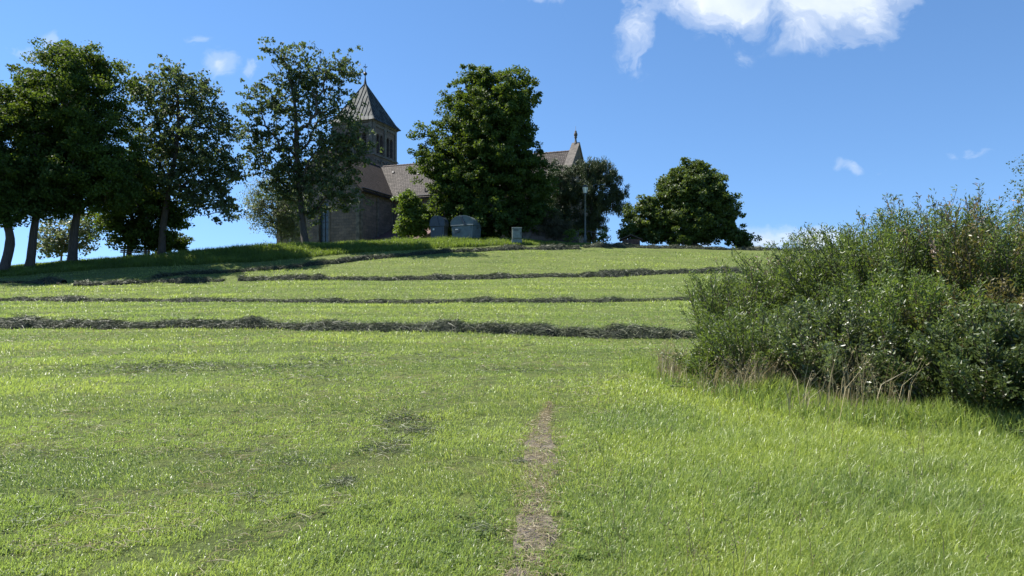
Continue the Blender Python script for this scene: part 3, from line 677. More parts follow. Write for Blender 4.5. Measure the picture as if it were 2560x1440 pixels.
tree('pine_tree', 'dark pine with crooked bare limb behind the street lamp', 'tree', [(1487, 612), (1484, 560), (1480, 500), (1484, 440)], 59, .24,
     [(1490, 430, 52, 34), (1530, 460, 36, 38), (1480, 480, 60, 42), (1550, 500, 26, 42), (1520, 510, 45, 26), (1480, 540, 34, 60), (1440, 430, 30, 30), (1500, 415, 30, 18), (1570, 520, 12, 20)],
     'pine', 190, 620, 44, .27, .21, 23, fork=.12, aspect=.16, up=-.1, droop=-1.6, flat=1.3, pads=.55)
tree('conifer_tree', 'ragged grey-brown conifer against the west gable left of the lamp', 'tree', [(1404, 610), (1402, 540), (1400, 450)], 59, .2,
     [(1400, 450, 34, 50), (1420, 500, 48, 40), (1385, 540, 32, 50), (1430, 560, 42, 40)], 'pine', 130, 480, 46, .30, .20, 24, fork=.1, aspect=.16, droop=-.6, flat=.9)
tree('conifer_shrub', 'dry brownish conifer shrub over the churchyard wall', 'bush', [(1384, 604), (1384, 560)], 53.2, .07,
     [(1376, 550, 26, 32), (1400, 575, 30, 22), (1362, 575, 14, 20)], 'drybush', 50, 260, 36, .3, .15, 25, fork=.1, aspect=.16, droop=.4)
tree('linden_tree', 'dense rounded linden standing alone on the skyline right of the church', 'tree', [(1735, 615), (1735, 560), (1734, 500), (1732, 440)], 52.5, .32,
     [(1735, 445, 46, 44), (1722, 412, 20, 20), (1745, 430, 24, 26), (1720, 490, 78, 54), (1790, 510, 52, 52), (1735, 550, 100, 50), (1660, 540, 45, 52), (1815, 530, 32, 36), (1620, 520, 28, 30), (1640, 575, 45, 32), (1725, 585, 95, 22), (1590, 550, 28, 34), (1775, 460, 30, 34), (1680, 470, 32, 34), (1570, 585, 24, 22), (1612, 580, 28, 24)],
     'linden', 300, 1750, 78, 0.36, 0.136, 26, fork=.1, shell=3.2, depthk=1.2, pads=.30)
tree('small_bush', 'low leafy bush at the right foot of the linden', 'bush', [(1842, 620), (1843, 600)], 51.5, .07,
     [(1840, 592, 32, 24), (1815, 575, 20, 22), (1862, 606, 18, 12)], 'linden', 60, 130, 44, 0.32, 0.140, 27, fork=.1)
tree('small_bush', 'little sunlit bush under the middle of the linden', 'bush', [(1706, 614), (1707, 604)], 50.8, .04,
     [(1706, 600, 18, 9), (1725, 604, 12, 7), (1692, 605, 8, 7)], 'bright', 22, 44, 31, 0.2, 0.104, 28, fork=.1)
tree('small_bush', 'wispy bush beneath the pine limb', 'bush', [(1508, 612), (1508, 600)], 52, .04,
     [(1506, 592, 16, 18), (1425, 590, 16, 16)], 'bright', 26, 60, 20, 0.26, 0.112, 29, fork=.1)
tree('roadside_tree', 'leafy tree cut off by the right edge behind the bushes', 'tree', [(2740, 720), (2730, 560), (2700, 420)], 22, .16,
     [(2640, 500, 90, 70), (2600, 560, 60, 70), (2660, 420, 100, 40), (2590, 440, 42, 22), (2568, 470, 20, 14), (2700, 600, 120, 90)], 'poplar', 150, 864, 24, 0.247, 0.136, 30, fork=.2)

# ------------------------------------------------------------------ shrubs on the right
def shrub(name, label, px, d, H, rad, seed, mats, n_stem, n_leaf, lsize=.055, asp=.26, spread=.36, wild=.20, pinktop=0, cat='bush', group='bushes along the right side of the meadow', ground_skirt=.0, lowfill=.5):
    r = np.random.default_rng(seed); n_leaf = int(n_leaf*1.75); n_stem = int(n_stem*1.35)
    x0 = (px-1280)/F*d; z0 = gzf(x0, d); off = np.array([x0, d, z0])
    a = r.random(n_stem)*6.283; rr = rad*.55*np.sqrt(r.random(n_stem)); B = np.stack([np.cos(a)*rr, np.sin(a)*rr, 0*a], -1)
    az = a+r.normal(0, .5, n_stem); ti = np.abs(r.normal(0, spread, n_stem)); L = H*(.58+.42*r.random(n_stem)**.8)*(1-.18*(rr/rad))
    L = np.where(r.random(n_stem) < .85, np.minimum(L, H*(.80+.08*r.random(n_stem))), L)
    K = 7; t = np.linspace(0, 1, K)
    bendd = r.normal(0, .10, (n_stem, 2))*L[:, None]
    S = B[:, None]+np.stack([np.cos(az)*np.sin(ti), np.sin(az)*np.sin(ti), np.cos(ti)], -1)[:, None]*(L[:, None]*t[None])[..., None]
    S[:, :, 0] += bendd[:, :1]*t**2; S[:, :, 1] += bendd[:, 1:]*t**2; S[:, :, 0] += r.normal(0, .012, (n_stem, K)); S[:, :, 1] += r.normal(0, .012, (n_stem, K))
    gzs = gz(S[:, 0, 0]+x0, S[:, 0, 1]+d)-z0; S[:, :, 2] += gzs[:, None]-.02
    root = empty(name, tuple(off), label, cat, group)
    R = (.012*(1-t)+.003)[None]*(.6+.6*r.random(n_stem))[:, None]
    V, Q = seg_tubes(S[:, :-1].reshape(-1, 3), S[:, 1:].reshape(-1, 3), R[:, :-1].ravel(), R[:, 1:].ravel(), 4)
    mesh_np('stems', V, [Q], M['twig'], root, smooth=True)
    parts = []
    k = r.integers(0, n_stem, n_leaf); tt = 1-(1-.10)*r.random(n_leaf)**(1.0+lowfill*0+.15); tt = .06+.94*r.random(n_leaf)**.72
    f = tt*(K-1); i = np.minimum(f.astype(int), K-2); fr = (f-i)[:, None]
    P = S[k, i]*(1-fr)+S[k, i+1]*fr
    # side shoots: leaves gather in short sprays off each stem
    ns = 9; sh = r.integers(0, ns, n_leaf); ang = (k*37.1+sh*2.4) % 6.283; sp = wild*(1.15-tt)*r.random(n_leaf)+.012
    P = P+np.stack([np.cos(ang)*sp, np.sin(ang)*sp, .5*sp+r.normal(0, .02, n_leaf)], -1)+r.normal(0, .02, (n_leaf, 3))
    P[:, 2] = np.maximum(P[:, 2], .02)
    dirv = S[k, -1]-S[k, 0]; dirv /= np.linalg.norm(dirv, axis=1, keepdims=True)
    dv = dirv*.75+np.stack([np.cos(ang), np.sin(ang), 0*ang], -1)*.8+r.normal(0, .45, (n_leaf, 3)); dv /= np.linalg.norm(dv, axis=1, keepdims=True)
    nr = r.normal(0, 1, (n_leaf, 3)); nr[:, 2] += .5; nr -= dv*np.sum(nr*dv, 1, keepdims=True); nr /= np.linalg.norm(nr, axis=1, keepdims=True)
    s = np.cross(nr, dv); Lf = (lsize*(.6+.8*r.random(n_leaf)))[:, None]
    m = P-nr*Lf*.05
    V = np.stack([P-dv*Lf*.5+nr*Lf*.03, m+s*Lf*asp*.5, P+dv*Lf*.5, m-s*Lf*asp*.5], 1).reshape(-1, 4, 3)
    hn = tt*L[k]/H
    which = r.random(n_leaf)
    z = fbm((P[:, 0]+x0)*1.6, P[:, 2]*1.6, seed, 3)
    top = (hn > .80) & (pinktop > 0) & (which < pinktop)
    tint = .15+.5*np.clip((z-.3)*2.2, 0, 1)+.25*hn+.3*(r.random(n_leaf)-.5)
    groups = [(mats[0], 'foliage', ~top)]
    if pinktop: groups.append(('pinkish', 'seed_heads', top))
    for mt, nm, msk in groups:
        if not msk.any(): continue
        Vm = V[msk].reshape(-1, 3); nn = int(msk.sum()); kk = (np.arange(nn)*4)[:, None]
        T = np.concatenate([kk+np.array([0, 1, 2]), kk+np.array([0, 2, 3])])
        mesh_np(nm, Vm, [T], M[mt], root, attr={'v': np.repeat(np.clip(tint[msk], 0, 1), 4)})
    return root
shrub('willow_sapling', 'thin see-through sapling at the left tip of the bushes', 1842, 13.4, 1.75, .45, 101, ['willow'], 16, 1300, .055)
shrub('willow_shrub', 'willow shrub at the left end in front of the hay rows', 1835, 10.9, 1.72, .65, 102, ['willow'], 80, 9500)
shrub('willow_shrub', 'medium willow shrub whose tips touch the low white cloud', 1975, 11.4, 1.95, .9, 103, ['willow'], 120, 19000, pinktop=.35)
shrub('willow_shrub', 'upright willow shrub with long bare tips left of the tallest bush', 2110, 10.9, 2.45, 1.0, 104, ['willow'], 130, 23000)
shrub('willow_shrub', 'broad willow shrub with bright green upper shoots, middle of the thicket', 2250, 10.2, 2.58, 1.05, 105, ['willow'], 130, 25000)
shrub('willow_shrub', 'tallest willow bush reaching highest into the sky', 2370, 9.9, 2.84, .85, 106, ['willow'], 110, 23000, pinktop=.25)
shrub('spindle_shrub', 'brownish shrub with pink seed heads near the right edge', 2460, 9.7, 2.62, .75, 107, ['rust'], 90, 15000, pinktop=.85, lsize=.05, asp=.4)
shrub('willow_shrub', 'green shrub standing at the right edge of the picture', 2575, 9.4, 2.5, .8, 108, ['willow'], 100, 19000)
shrub('rusty_shrub', 'rusty orange-brown shrub low at the right edge', 2530, 8.4, 1.62, .6, 109, ['rust'], 70, 9000, lsize=.05, asp=.42)
shrub('privet_shrub', 'glossy dark shrub with white glints at the bottom right', 2450, 7.5, 1.15, .68, 110, ['darkleaf'], 90, 17000, lsize=.05, asp=.42, spread=.6)
shrub('willow_shrub', 'chest-high narrow-leaved shrub in the middle front of the thicket', 2250, 8.7, 1.7, .7, 111, ['willow'], 100, 19000, lsize=.05, asp=.32, spread=.42)
shrub('privet_shrub', 'grey-green glossy shrub filling the left front of the thicket', 2060, 8.9, 1.3, .8, 112, ['greyleaf'], 100, 19000, lsize=.045, asp=.38, spread=.45)
shrub('willow_shrub', 'waist-high green shrub at the front left corner of the thicket', 1890, 9.3, 1.2, .75, 113, ['willow'], 80, 12000, spread=.6, lsize=.05)
shrub('privet_shrub', 'dark shrub cut off by the right edge at the bottom', 2610, 7.3, 1.4, .75, 114, ['darkleaf'], 90, 14000, lsize=.052, asp=.42, spread=.5)
shrub('privet_shrub', 'shaded shrub deep behind the tallest willow', 2420, 12.0, 2.1, 1.3, 115, ['willow'], 120, 22000, lsize=.065, asp=.42)
shrub('privet_shrub', 'shaded shrub deep behind the broad willow', 2180, 12.8, 1.9, 1.2, 116, ['willow'], 120, 22000, lsize=.065, asp=.42)

shrub('privet_shrub', 'low dull green shrub between the left front and middle shrubs of the thicket', 2150, 8.3, .8, .6, 117, ['greyleaf'], 70, 10000, lsize=.045, asp=.4, spread=.6)
shrub('rusty_shrub', 'small brownish shrub low in the middle of the thicket', 2340, 8.4, 1.3, .45, 118, ['rust'], 50, 5000, lsize=.045, asp=.42, spread=.4)
shrub('willow_shrub', 'very low bright shrub at the outer left foot of the thicket', 1800, 9.6, .6, .5, 119, ['willow'], 70, 6500, spread=.7, lsize=.045)
def build_weeds():
    """dry tall grass with seed heads along the foot of the bushes"""
    n = 6500; px = 1640+(2620-1640)*rng.random(n)**1.15
    dl = np.interp(px, [1640, 1750, 1900, 2100, 2300, 2620], [10.2, 9.0, 8.2, 7.8, 7.4, 6.8]); d = dl+rng.normal(0, .3, n)+1.5*rng.random(n)**1.3
    x = (px-1280)/F*d; den = fbm(x*1.6, d*1.6, 91, 3); k = (den > np.interp(px, [1640, 1850, 2000, 2400], [.52, .50, .42, .42])) & (rng.random(n) < np.clip((2480-px)/500, .12, 1)); x, d, px, den = x[k], d[k], px[k], den[k]; n = len(x)
    P = np.stack([x, d, gz(x, d)-.01], -1); fall = np.interp(px, [1640, 1850, 2100, 2300, 2600], [.5, .65, .95, .75, .35])
    h = (.25+.6*rng.random(n)**1.2)*fall*(.5+den)
    lean = .08+.5*rng.random(n); yaw = rng.normal(.4, 1.2, n)
    V, T, A = blades(P, h, .006+.004*rng.random(n), lean, yaw=yaw, curl=.9, tint=rng.random(n))
    tips = V[4::5]; mids = (V[2::5]+V[3::5])*.5; m = rng.random(n) < .45; nh = int(m.sum())
    dv = tips[m]-mids[m]; dv /= np.linalg.norm(dv, axis=1, keepdims=True)
    parts = [(V, T, A)]
    for q in range(5):
        p = tips[m]-dv*(.012*q)+rng.normal(0, .006, (nh, 3)); parts.append(leaves(p, .028, rng, up=.1, aspect=.35, tint=.4+.5*rng.random(nh)))
    V, T, A = merge(parts)
    o = mesh_np('dry_tall_grass', V, [T], M['straw'], attr={'v': A})
    tag(o, 'tall dry seeding grass along the foot of the right thicket', 'tall grass', kind='stuff')
    n = 48000; px = 1560+(2640-1560)*rng.random(n)
    dl = np.interp(px, [1560, 1700, 1900, 2100, 2300, 2640], [11.2, 9.4, 8.2, 7.6, 7.2, 6.7]); d = dl+.1+1.4*rng.random(n)-.7*rng.random(n)**2
    x = (px-1280)/F*d; P = np.stack([x, d, gz(x, d)-.01], -1); c = fbm(x*1.7, d*1.7, 95, 3)
    h = (.07+.24*rng.random(n))*(.3+1.2*c)*np.clip((px-1500)/250, .35, 1)
    V, T, A = blades(P, h, .006+.005*rng.random(n), .1+.6*rng.random(n), tint=.1+.6*rng.random(n), curl=1.0)
    o = mesh_np('edge_grass', V, [T], M['long'], attr={'v': A})
    tag(o, 'rank green grass growing up into the right thicket', 'tall grass', kind='stuff')
build_weeds(); build_herbs()


# ------------------------------------------------------------------ solid shapes
class MB:
    """collects polygons into one mesh"""
    def __init__(s): s.V = []; s.F = []
    def build_each(s, name, mat, parent=None, **k):
        """one object for every separate piece"""
        par = list(range(len(s.V)))
        def f(i):
            while par[i] != i: par[i] = par[par[i]]; i = par[i]
            return i
        for fc in s.F:
            for v in fc[1:]: par[f(v)] = f(fc[0])
        out = {}
        for fc in s.F: out.setdefault(f(fc[0]), []).append(fc)
        for fs in out.values():
            ids = sorted({v for q in fs for v in q}); mp = {v: i for i, v in enumerate(ids)}
            m = MB(); m.V = [s.V[i] for i in ids]; m.F = [tuple(mp[v] for v in q) for q in fs]; m.build(name, mat, parent, **k)
    def poly(s, pts):
        b = len(s.V); s.V += [tuple(p) for p in pts]; s.F.append(tuple(range(b, b+len(pts))))
    def box(s, x0, x1, y0, y1, z0, z1, top=None, tf=None):
        """top=(sx, sy): the top face shrunk about its centre"""
        cx, cy = (x0+x1)/2, (y0+y1)/2; sx, sy = top or (1, 1)
        p = [(x0, y0, z0), (x1, y0, z0), (x1, y1, z0), (x0, y1, z0)]
        q = [(cx+(a-cx)*sx, cy+(b-cy)*sy, z1) for a, b, _ in p]
        P = p+q
        if tf: P = [tf(v) for v in P]
        b = len(s.V); s.V += P
        s.F += [tuple(b+i for i in f) for f in ((3, 2, 1, 0), (4, 5, 6, 7), (0, 1, 5, 4), (1, 2, 6, 5), (2, 3, 7, 6), (3, 0, 4, 7))]
    def prism(s, outline, fr, to, tf):
        """outline: [(a, b)], swept from depth fr to depth to; tf(a, b, depth) -> xyz"""
        n = len(outline); b = len(s.V)
        s.V += [tf(a, c, fr) for a, c in outline]+[tf(a, c, to) for a, c in outline]
        s.F += [tuple(range(b, b+n)), tuple(range(b+2*n-1, b+n-1, -1))]
        s.F += [(b+i, b+n+i, b+n+(i+1) % n, b+(i+1) % n) for i in range(n)]
    def lathe(s, prof, c=(0, 0, 0), k=12, phase=0.0, cap=True):
        b = len(s.V)
        for r, z in prof: s.V += [(c[0]+r*math.cos(phase+2*math.pi*i/k), c[1]+r*math.sin(phase+2*math.pi*i/k), c[2]+z) for i in range(k)]
        for j in range(len(prof)-1): s.F += [(b+j*k+i, b+j*k+(i+1) % k, b+(j+1)*k+(i+1) % k, b+(j+1)*k+i) for i in range(k)]
        if cap: s.F += [tuple(b+k-1-i for i in range(k)), tuple(b+(len(prof)-1)*k+i for i in range(k))]
    def bar(s, p, q, r, k=8):
        V, Q = seg_tubes([p], [q], [r], [r], k); b = len(s.V); s.V += [tuple(v) for v in V]; s.F += [tuple(int(i)+b for i in f) for f in Q]
        s.F += [tuple(b+k-1-i for i in range(k)), tuple(b+k+i for i in range(k))]
    def build(s, name, mat, parent=None, smooth=False, bevel=0.0):
        me = bpy.data.meshes.new(name); me.from_pydata(s.V, [], s.F); me.update()
        bm = bmesh.new(); bm.from_mesh(me); bmesh.ops.recalc_face_normals(bm, faces=bm.faces)
        bm.to_mesh(me); bm.free()
        if smooth: me.polygons.foreach_set('use_smooth', [True]*len(me.polygons))
        me.materials.append(mat); o = bpy.data.objects.new(name, me); COL.objects.link(o)
        if parent is not None: o.parent = parent
        if bevel: m = o.modifiers.new('bevel', 'BEVEL'); m.width = bevel; m.segments = 2; m.limit_method = 'ANGLE'
        return o
def arch(cx, z0, z1, hw, n=10):
    """closed outline of a round-headed opening"""
    zc = z1-hw
    return [(cx-hw, z0), (cx+hw, z0)]+[(cx+hw*math.cos(math.pi*i/n), zc+hw*math.sin(math.pi*i/n)) for i in range(n+1)]
def holed_wall(name, outer, holes, thick, tf, mat, parent):
    """flat wall with real openings; tf(a, b, depth) -> xyz, depth 0 is the outer face"""
    bm = bmesh.new(); edges = []
    for loop in [outer]+holes:
        vs = [bm.verts.new((a, b, 0)) for a, b in loop]
        edges += [bm.edges.new((vs[i], vs[(i+1) % len(vs)])) for i in range(len(vs))]
    bmesh.ops.triangle_fill(bm, use_beauty=True, use_dissolve=False, edges=edges)
    r = bmesh.ops.extrude_face_region(bm, geom=bm.faces[:])
    for v in [g for g in r['geom'] if isinstance(g, bmesh.types.BMVert)]: v.co.z = thick
    for v in bm.verts: v.co = Vector(tf(v.co.x, v.co.y, v.co.z))
    bmesh.ops.recalc_face_normals(bm, faces=bm.faces)
    me = bpy.data.meshes.new(name); bm.to_mesh(me); bm.free(); me.materials.append(mat)
    o = bpy.data.objects.new(name, me); COL.objects.link(o); o.parent = parent
    return o

def masonry(name, c1, c2, mortar, bw=.62, bh=.3, expr='xy'):
    m, N = new_mat(name)
    tc = N.n('ShaderNodeTexCoord'); sp = N.n('ShaderNodeSeparateXYZ', None, Vector=tc.outputs['Object'])
    u = N.math('ADD', sp.outputs['X'], sp.outputs['Y'])
    uv = N.n('ShaderNodeCombineXYZ', None, X=u, Y=sp.outputs['Z'], Z=0.0)
    b = N.n('ShaderNodeTexBrick', None, Vector=uv, Scale=1.0)
    for k, v in (('Color1', (*c1, 1)), ('Color2', (*c2, 1)), ('Mortar', (*mortar, 1)), ('Mortar Size', .012), ('Brick Width', bw), ('Row Height', bh), ('Mortar Smooth', .3), ('Bias', 0.0)): b.inputs[k].default_value = v
    b.offset = .5
    n1 = N.n('ShaderNodeTexNoise', None, Vector=tc.outputs['Object'], Scale=.7, Detail=8.0, Roughness=.7)
    n2 = N.n('ShaderNodeTexNoise', None, Vector=tc.outputs['Object'], Scale=7.0, Detail=6.0, Roughness=.7)
    c = N.mix(1.0, b.outputs['Color'], N.ramp(n1.outputs['Fac'], [(.3, .62), (.6, 1.1), (.8, 1.3)]), 'MULTIPLY')
    c = N.mix(.8, c, N.ramp(n2.outputs['Fac'], [(.3, .65), (.7, 1.3)]), 'MULTIPLY')
    h = N.math('ADD', N.math('MULTIPLY', b.outputs['Fac'], -1.0), n2.outputs['Fac'])
    bp = N.n('ShaderNodeBump', None, Height=h, Strength=.6, Distance=.03)
    p = N.n('ShaderNodeBsdfPrincipled', None, Base_Color=c, Roughness=.9, Normal=bp.outputs[0])
    N.n('ShaderNodeOutputMaterial', None, Surface=p); return m
def tiles(name, axis, c1, c2, rough=.62):
    m, N = new_mat(name)
    tc = N.n('ShaderNodeTexCoord'); sp = N.n('ShaderNodeSeparateXYZ', None, Vector=tc.outputs['Object'])
    uv = N.n('ShaderNodeCombineXYZ', None, X=sp.outputs[axis], Y=N.math('MULTIPLY', sp.outputs['Z'], 1.42), Z=0.0)
    n0 = N.n('ShaderNodeTexNoise', None, Vector=uv, Scale=2.2, Detail=3.0)
    off = N.n('ShaderNodeVectorMath', dict(operation='SCALE'), i0=n0.outputs['Color'], Scale=.07)
    uvw = N.n('ShaderNodeVectorMath', dict(operation='ADD'), i0=uv, i1=off.outputs[0])
    b = N.n('ShaderNodeTexBrick', None, Vector=uvw.outputs[0], Scale=1.0)
    for k, v in (('Color1', (*c1, 1)), ('Color2', (*c2, 1)), ('Mortar', (.018, .015, .014, 1)), ('Mortar Size', .03), ('Brick Width', .22), ('Row Height', .30), ('Mortar Smooth', .6), ('Bias', -.1)): b.inputs[k].default_value = v
    n1 = N.n('ShaderNodeTexNoise', None, Vector=tc.outputs['Object'], Scale=1.1, Detail=8.0, Roughness=.75)
    c = N.mix(1.0, b.outputs['Color'], N.ramp(n1.outputs['Fac'], [(.3, .6), (.6, 1.05), (.78, 1.6)]), 'MULTIPLY')
    # every course is a little wedge: its lower edge stands out
    fr = N.math('FRACT', N.math('DIVIDE', N.math('MULTIPLY', sp.outputs['Z'], 1.42), .30))
    h = N.math('ADD', N.math('MULTIPLY', fr, -1.0), N.math('MULTIPLY', b.outputs['Fac'], -.7))
    bp = N.n('ShaderNodeBump', None, Height=h, Strength=.9, Distance=.05)
    p = N.n('ShaderNodeBsdfPrincipled', None, Base_Color=c, Roughness=rough, Normal=bp.outputs[0]); p.inputs['Specular IOR Level'].default_value = .12
    N.n('ShaderNodeOutputMaterial', None, Surface=p); return m
M['stone'] = masonry('sandstone', (.150, .110, .090), (.092, .072, .064), (.055, .046, .042))
M['trim'] = simple('sandstone_trim', (.098, .085, .072), .85, vary=.25, scale=3, bump=.3)
M['tile_x'] = tiles('clay_tiles_nave', 'X', (.100, .086, .076), (.046, .040, .036))
M['tile_y_shaded'] = tiles('clay_tiles_transept_shaded', 'Y', (.035, .027, .024), (.022, .018, .016), .9)  # darker copy of the nave tiles: the transept roof's shade is in the colour
M['ridge'] = simple('ridge_tile', (.085, .056, .046), .7, vary=.25, scale=5)
M['tin'] = simple('sheet_metal_roof', (.052, .060, .060), .7, metal=.0, vary=.3, scale=1.7, bump=.35, spec=.2)
M['iron'] = simple('dark_iron', (.03, .03, .032), .5, metal=.4)
M['glass'] = simple('leaded_glass', (.03, .045, .055), .25, vary=.3, scale=5, bump=.15)
M['louvre'] = simple('louvre_wood', (.085, .06, .05), .75, vary=.2)
M['dark'] = simple('shadowed_interior', (.02, .02, .02), .9)
M['reddish'] = simple('reddish_sheet_roof', (.11, .055, .05), .6, vary=.15, scale=3)

def build_church():
    RX, RY, ZG = -15.26, 86.0, 7.2
    root = empty('church', (RX, RY, ZG), 'old brownish sandstone village church with square tower on the hilltop', 'church', None, R_(-21))
    ZE, ZR, HN, HT, LT = 7.2, 11.6, 4.6, 4.3, 6.5          # eave, ridge, half nave, half transept, transept projection
    yF = -HN-LT
    # walls
    w = MB(); w.box(HT+.003, 23.2, -HN, HN, -2, ZE); o = w.build('nave_wall', M['stone'], root)
    gb = MB(); gb.prism([(-HN-.35, -2), (HN+.35, -2), (HN+.35, ZE+.1), (0, ZR+.75), (-HN-.35, ZE+.1)], 23.2+.003, 23.85, lambda a, b, d: (d, a, b)); g = gb.build('west_gable_wall', M['stone'], root)
    cp = MB()
    for s in (-1, 1): cp.prism([(s*(HN+.45), ZE+.1), (s*(HN+.45), ZE+.32), (0, ZR+1.0), (0, ZR+.76)], 23.1, 23.95, lambda a, b, d: (d, a, b))
    cp.build('gable_coping', M['trim'], g)
    f = MB(); f.lathe([(.28, -.05), (.26, .15), (.16, .25), (.10, .55), (.09, .7), (.17, .78), (.12, .86), (.19, 1.0), (.20, 1.15), (.14, 1.3), (.11, 1.34), (.12, 1.42), (.06, 1.52), (.015, 1.55), (.012, 2.0)], (23.5, 0, ZR+.72), 10); f.build('gable_finial', M['trim'], g, smooth=True)
    win = [arch(0, 1.9, 6.15, .60)]
    holed_wall('transept_gable_wall', [(-HT, -2), (HT, -2), (HT, ZE), (0, ZR+.02), (-HT, ZE)], win, .45, lambda a, b, d: (a, yF+d, b), M['stone'], root)
    tw = MB(); tw.box(HT-.45, HT, yF+.45, -HN, -2, ZE); tw.box(-HT, -HT+.45, yF+.45, -HN, -2, ZE); tw.build_each('transept_side_wall', M['stone'], root)
    # transept window with frame, mullions, leaded panes
    ou = arch(0, 1.75, 6.3, .75, 14); inn = arch(0, 1.9, 6.15, .597, 14)
    wf = MB(); n = len(ou)
    for i in range(n):
        a0, a1, b0, b1 = ou[i], ou[(i+1) % n], inn[i], inn[(i+1) % n]
        for dy, fl in ((yF-.07, 0), (yF+.02, 1)): wf.poly([(a0[0], dy, a0[1]), (a1[0], dy, a1[1]), (b1[0], dy, b1[1]), (b0[0], dy, b0[1])])
        wf.poly([(a0[0], yF-.07, a0[1]), (a1[0], yF-.07, a1[1]), (a1[0], yF+.02, a1[1]), (a0[0], yF+.02, a0[1])])
        wf.poly([(b0[0], yF-.07, b0[1]), (b1[0], yF-.07, b1[1]), (b1[0], yF+.02, b1[1]), (b0[0], yF+.02, b0[1])])
    fr = wf.build('window', M['trim'], root)
    gl = MB(); gl.prism(arch(0, 1.9, 6.15, .60, 14), yF+.28, yF+.3, lambda a, b, d: (a, d, b)); gl.build('pane', M['glass'], fr)
    mu = MB(); mu.box(-.025, .025, yF+.22, yF+.27, 1.9, 6.1)
    for z in (2.6, 3.3, 4.0, 4.7, 5.4): mu.box(-.59, .59, yF+.23, yF+.265, z, z+.04)
    mu.build('glazing_bars', M['iron'], fr)
    # choir and corner annex
    c = MB(); c.box(-11.6, -HT-.003, -4.0, 4.0, -2, 6.3); c.build('choir_wall', M['stone'], root)
    # pilasters and arched friezes
    def frieze(name, a0, a1, ztop, n, tf, drop=.42, th=.09, par=root, band=.18):
        s = (a1-a0)/n; pts = [(a0, ztop), (a0, ztop-drop)]
        for i in range(n):
            x = a0+i*s; g = s*.16
            pts.append((x+g, ztop-drop))
            pts += [(x+s/2-(s/2-g)*math.cos(math.pi*k/6), ztop-drop+(s/2-g)*math.sin(math.pi*k/6)) for k in range(1, 6)]
            pts.append((x+s-g, ztop-drop))
        pts += [(a1, ztop-drop), (a1, ztop)]
        f = MB(); f.prism(pts, -th, -.003, tf); return f.build(name, M['trim'], par)
    tfR = lambda a, b, d: (HT-d, a, b)              # right wall of the transept
    tfF = lambda a, b, d: (a, yF+d, b)
    for i, (a0, a1) in enumerate(((yF+.42, yF+3.1), (yF+3.45, -HN-.35))): frieze('arched_frieze', a0, a1, ZE-.16, 6, tfR)
    frieze('arched_frieze', 5.0, 22.8, ZE-.16, 38, lambda a, b, d: (a, -HN+d, b))
    ps = MB()
    for a0 in (yF, yF+3.1, -HN-.35): ps.prism([(a0, -2), (a0+.35, -2), (a0+.35, ZE-.16), (a0, ZE-.16)], -.12, -.003, tfR)
    ps.build_each('pilaster', M['trim'], root)
    pf = MB()
    for a0 in (-HT, HT-.4): pf.prism([(a0, -2), (a0+.4, -2), (a0+.4, ZE-.4), (a0, ZE-.4)], -.12, -.003, tfF)
    pf.build_each('pilaster', M['trim'], root)
    # cornices / gutters
    cn = MB(); cn.box(HT+.003, HT+.28, yF-.1, -HN-.3, ZE-.15, ZE+.05); cn.box(HT+.003, 23.18, -HN-.28, -HN-.003, ZE-.155, ZE+.045); cn.build('eaves_cornice', M['trim'], root)
    gt = MB(); gt.bar((HT+.42, yF-.2, ZE+.02), (HT+.42, -HN-.4, ZE+.02), .08); gt.bar((HT+.4, -HN-.42, ZE+.0), (23.1, -HN-.42, ZE+.0), .08); gt.bar((HT+.16, -HN-.12, ZE), (HT+.16, -HN-.12, -1), .06); gt.build('gutter', M['iron'], root)
    # roofs
    def slab(mb, p0, p1, p2, p3, t=.12):
        p = [Vector(q) for q in (p0, p1, p2, p3)]; nr = (p[1]-p[0]).cross(p[3]-p[0]).normalized()
        if nr.z < 0: nr = -nr
        b = len(mb.V); mb.V += [tuple(q+nr*t) for q in p]+[tuple(q) for q in p]
        mb.F += [tuple(b+i for i in f) for f in ((0, 1, 2, 3), (7, 6, 5, 4), (0, 4, 5, 1), (1, 5, 6, 2), (2, 6, 7, 3), (3, 7, 4, 0))]
    sl_n = (ZR-ZE)/HN; sl_t = (ZR-ZE)/HT
    r = MB()
    for s in (-1, 1): slab(r, (-3.9, 0, ZR), (23.17, 0, ZR), (23.17, s*(HN+.4), ZE-.4*sl_n), (-3.9, s*(HN+.4), ZE-.4*sl_n))
    nr_ = r.build('nave_roof', M['tile_x'], root)
    r = MB()
    for s in (-1, 1): slab(r, (0, yF-.25, ZR+.01), (0, 1.0, ZR+.01), (s*(HT+.4), 1.0, ZE-.4*sl_t+.01), (s*(HT+.4), yF-.25, ZE-.4*sl_t+.01))
    tr_ = r.build('transept_roof', M['tile_y_shaded'], root)
    r = MB()
    for s in (-1, 1): slab(r, (-11.9, 0, 10.2), (-HT+.3, 0, 10.2), (-HT+.3, s*4.4, 5.95), (-11.9, s*4.4, 5.95))
    r.prism([(-4.0, 6.3), (4.0, 6.3), (0, 10.15)], -11.6, -11.3, lambda a, b, d: (d, a, b)); r.build('choir_roof', M['tile_x'], root)
    rd = MB()
    for i in range(56):
        x = .3+i*.41; rd.bar((x, 0, ZR+.13), (x+.40, 0, ZR+.155), .105)
    rd.build('ridge_tiles', M['ridge'], nr_)
    rd = MB()
    for i in range(26):
        y = yF-.2+i*.42; rd.bar((0, y, ZR+.135), (0, y+.41, ZR+.16), .105)
    rd.build('ridge_tiles', M['ridge'], tr_)
    sg = MB()
    for i in range(9):
        x = 6+i*2.0; z = ZE+.5; y = -HN+.5/sl_n-.12; sg.box(x, x+.05, y-.15, y+.02, z, z+.42)
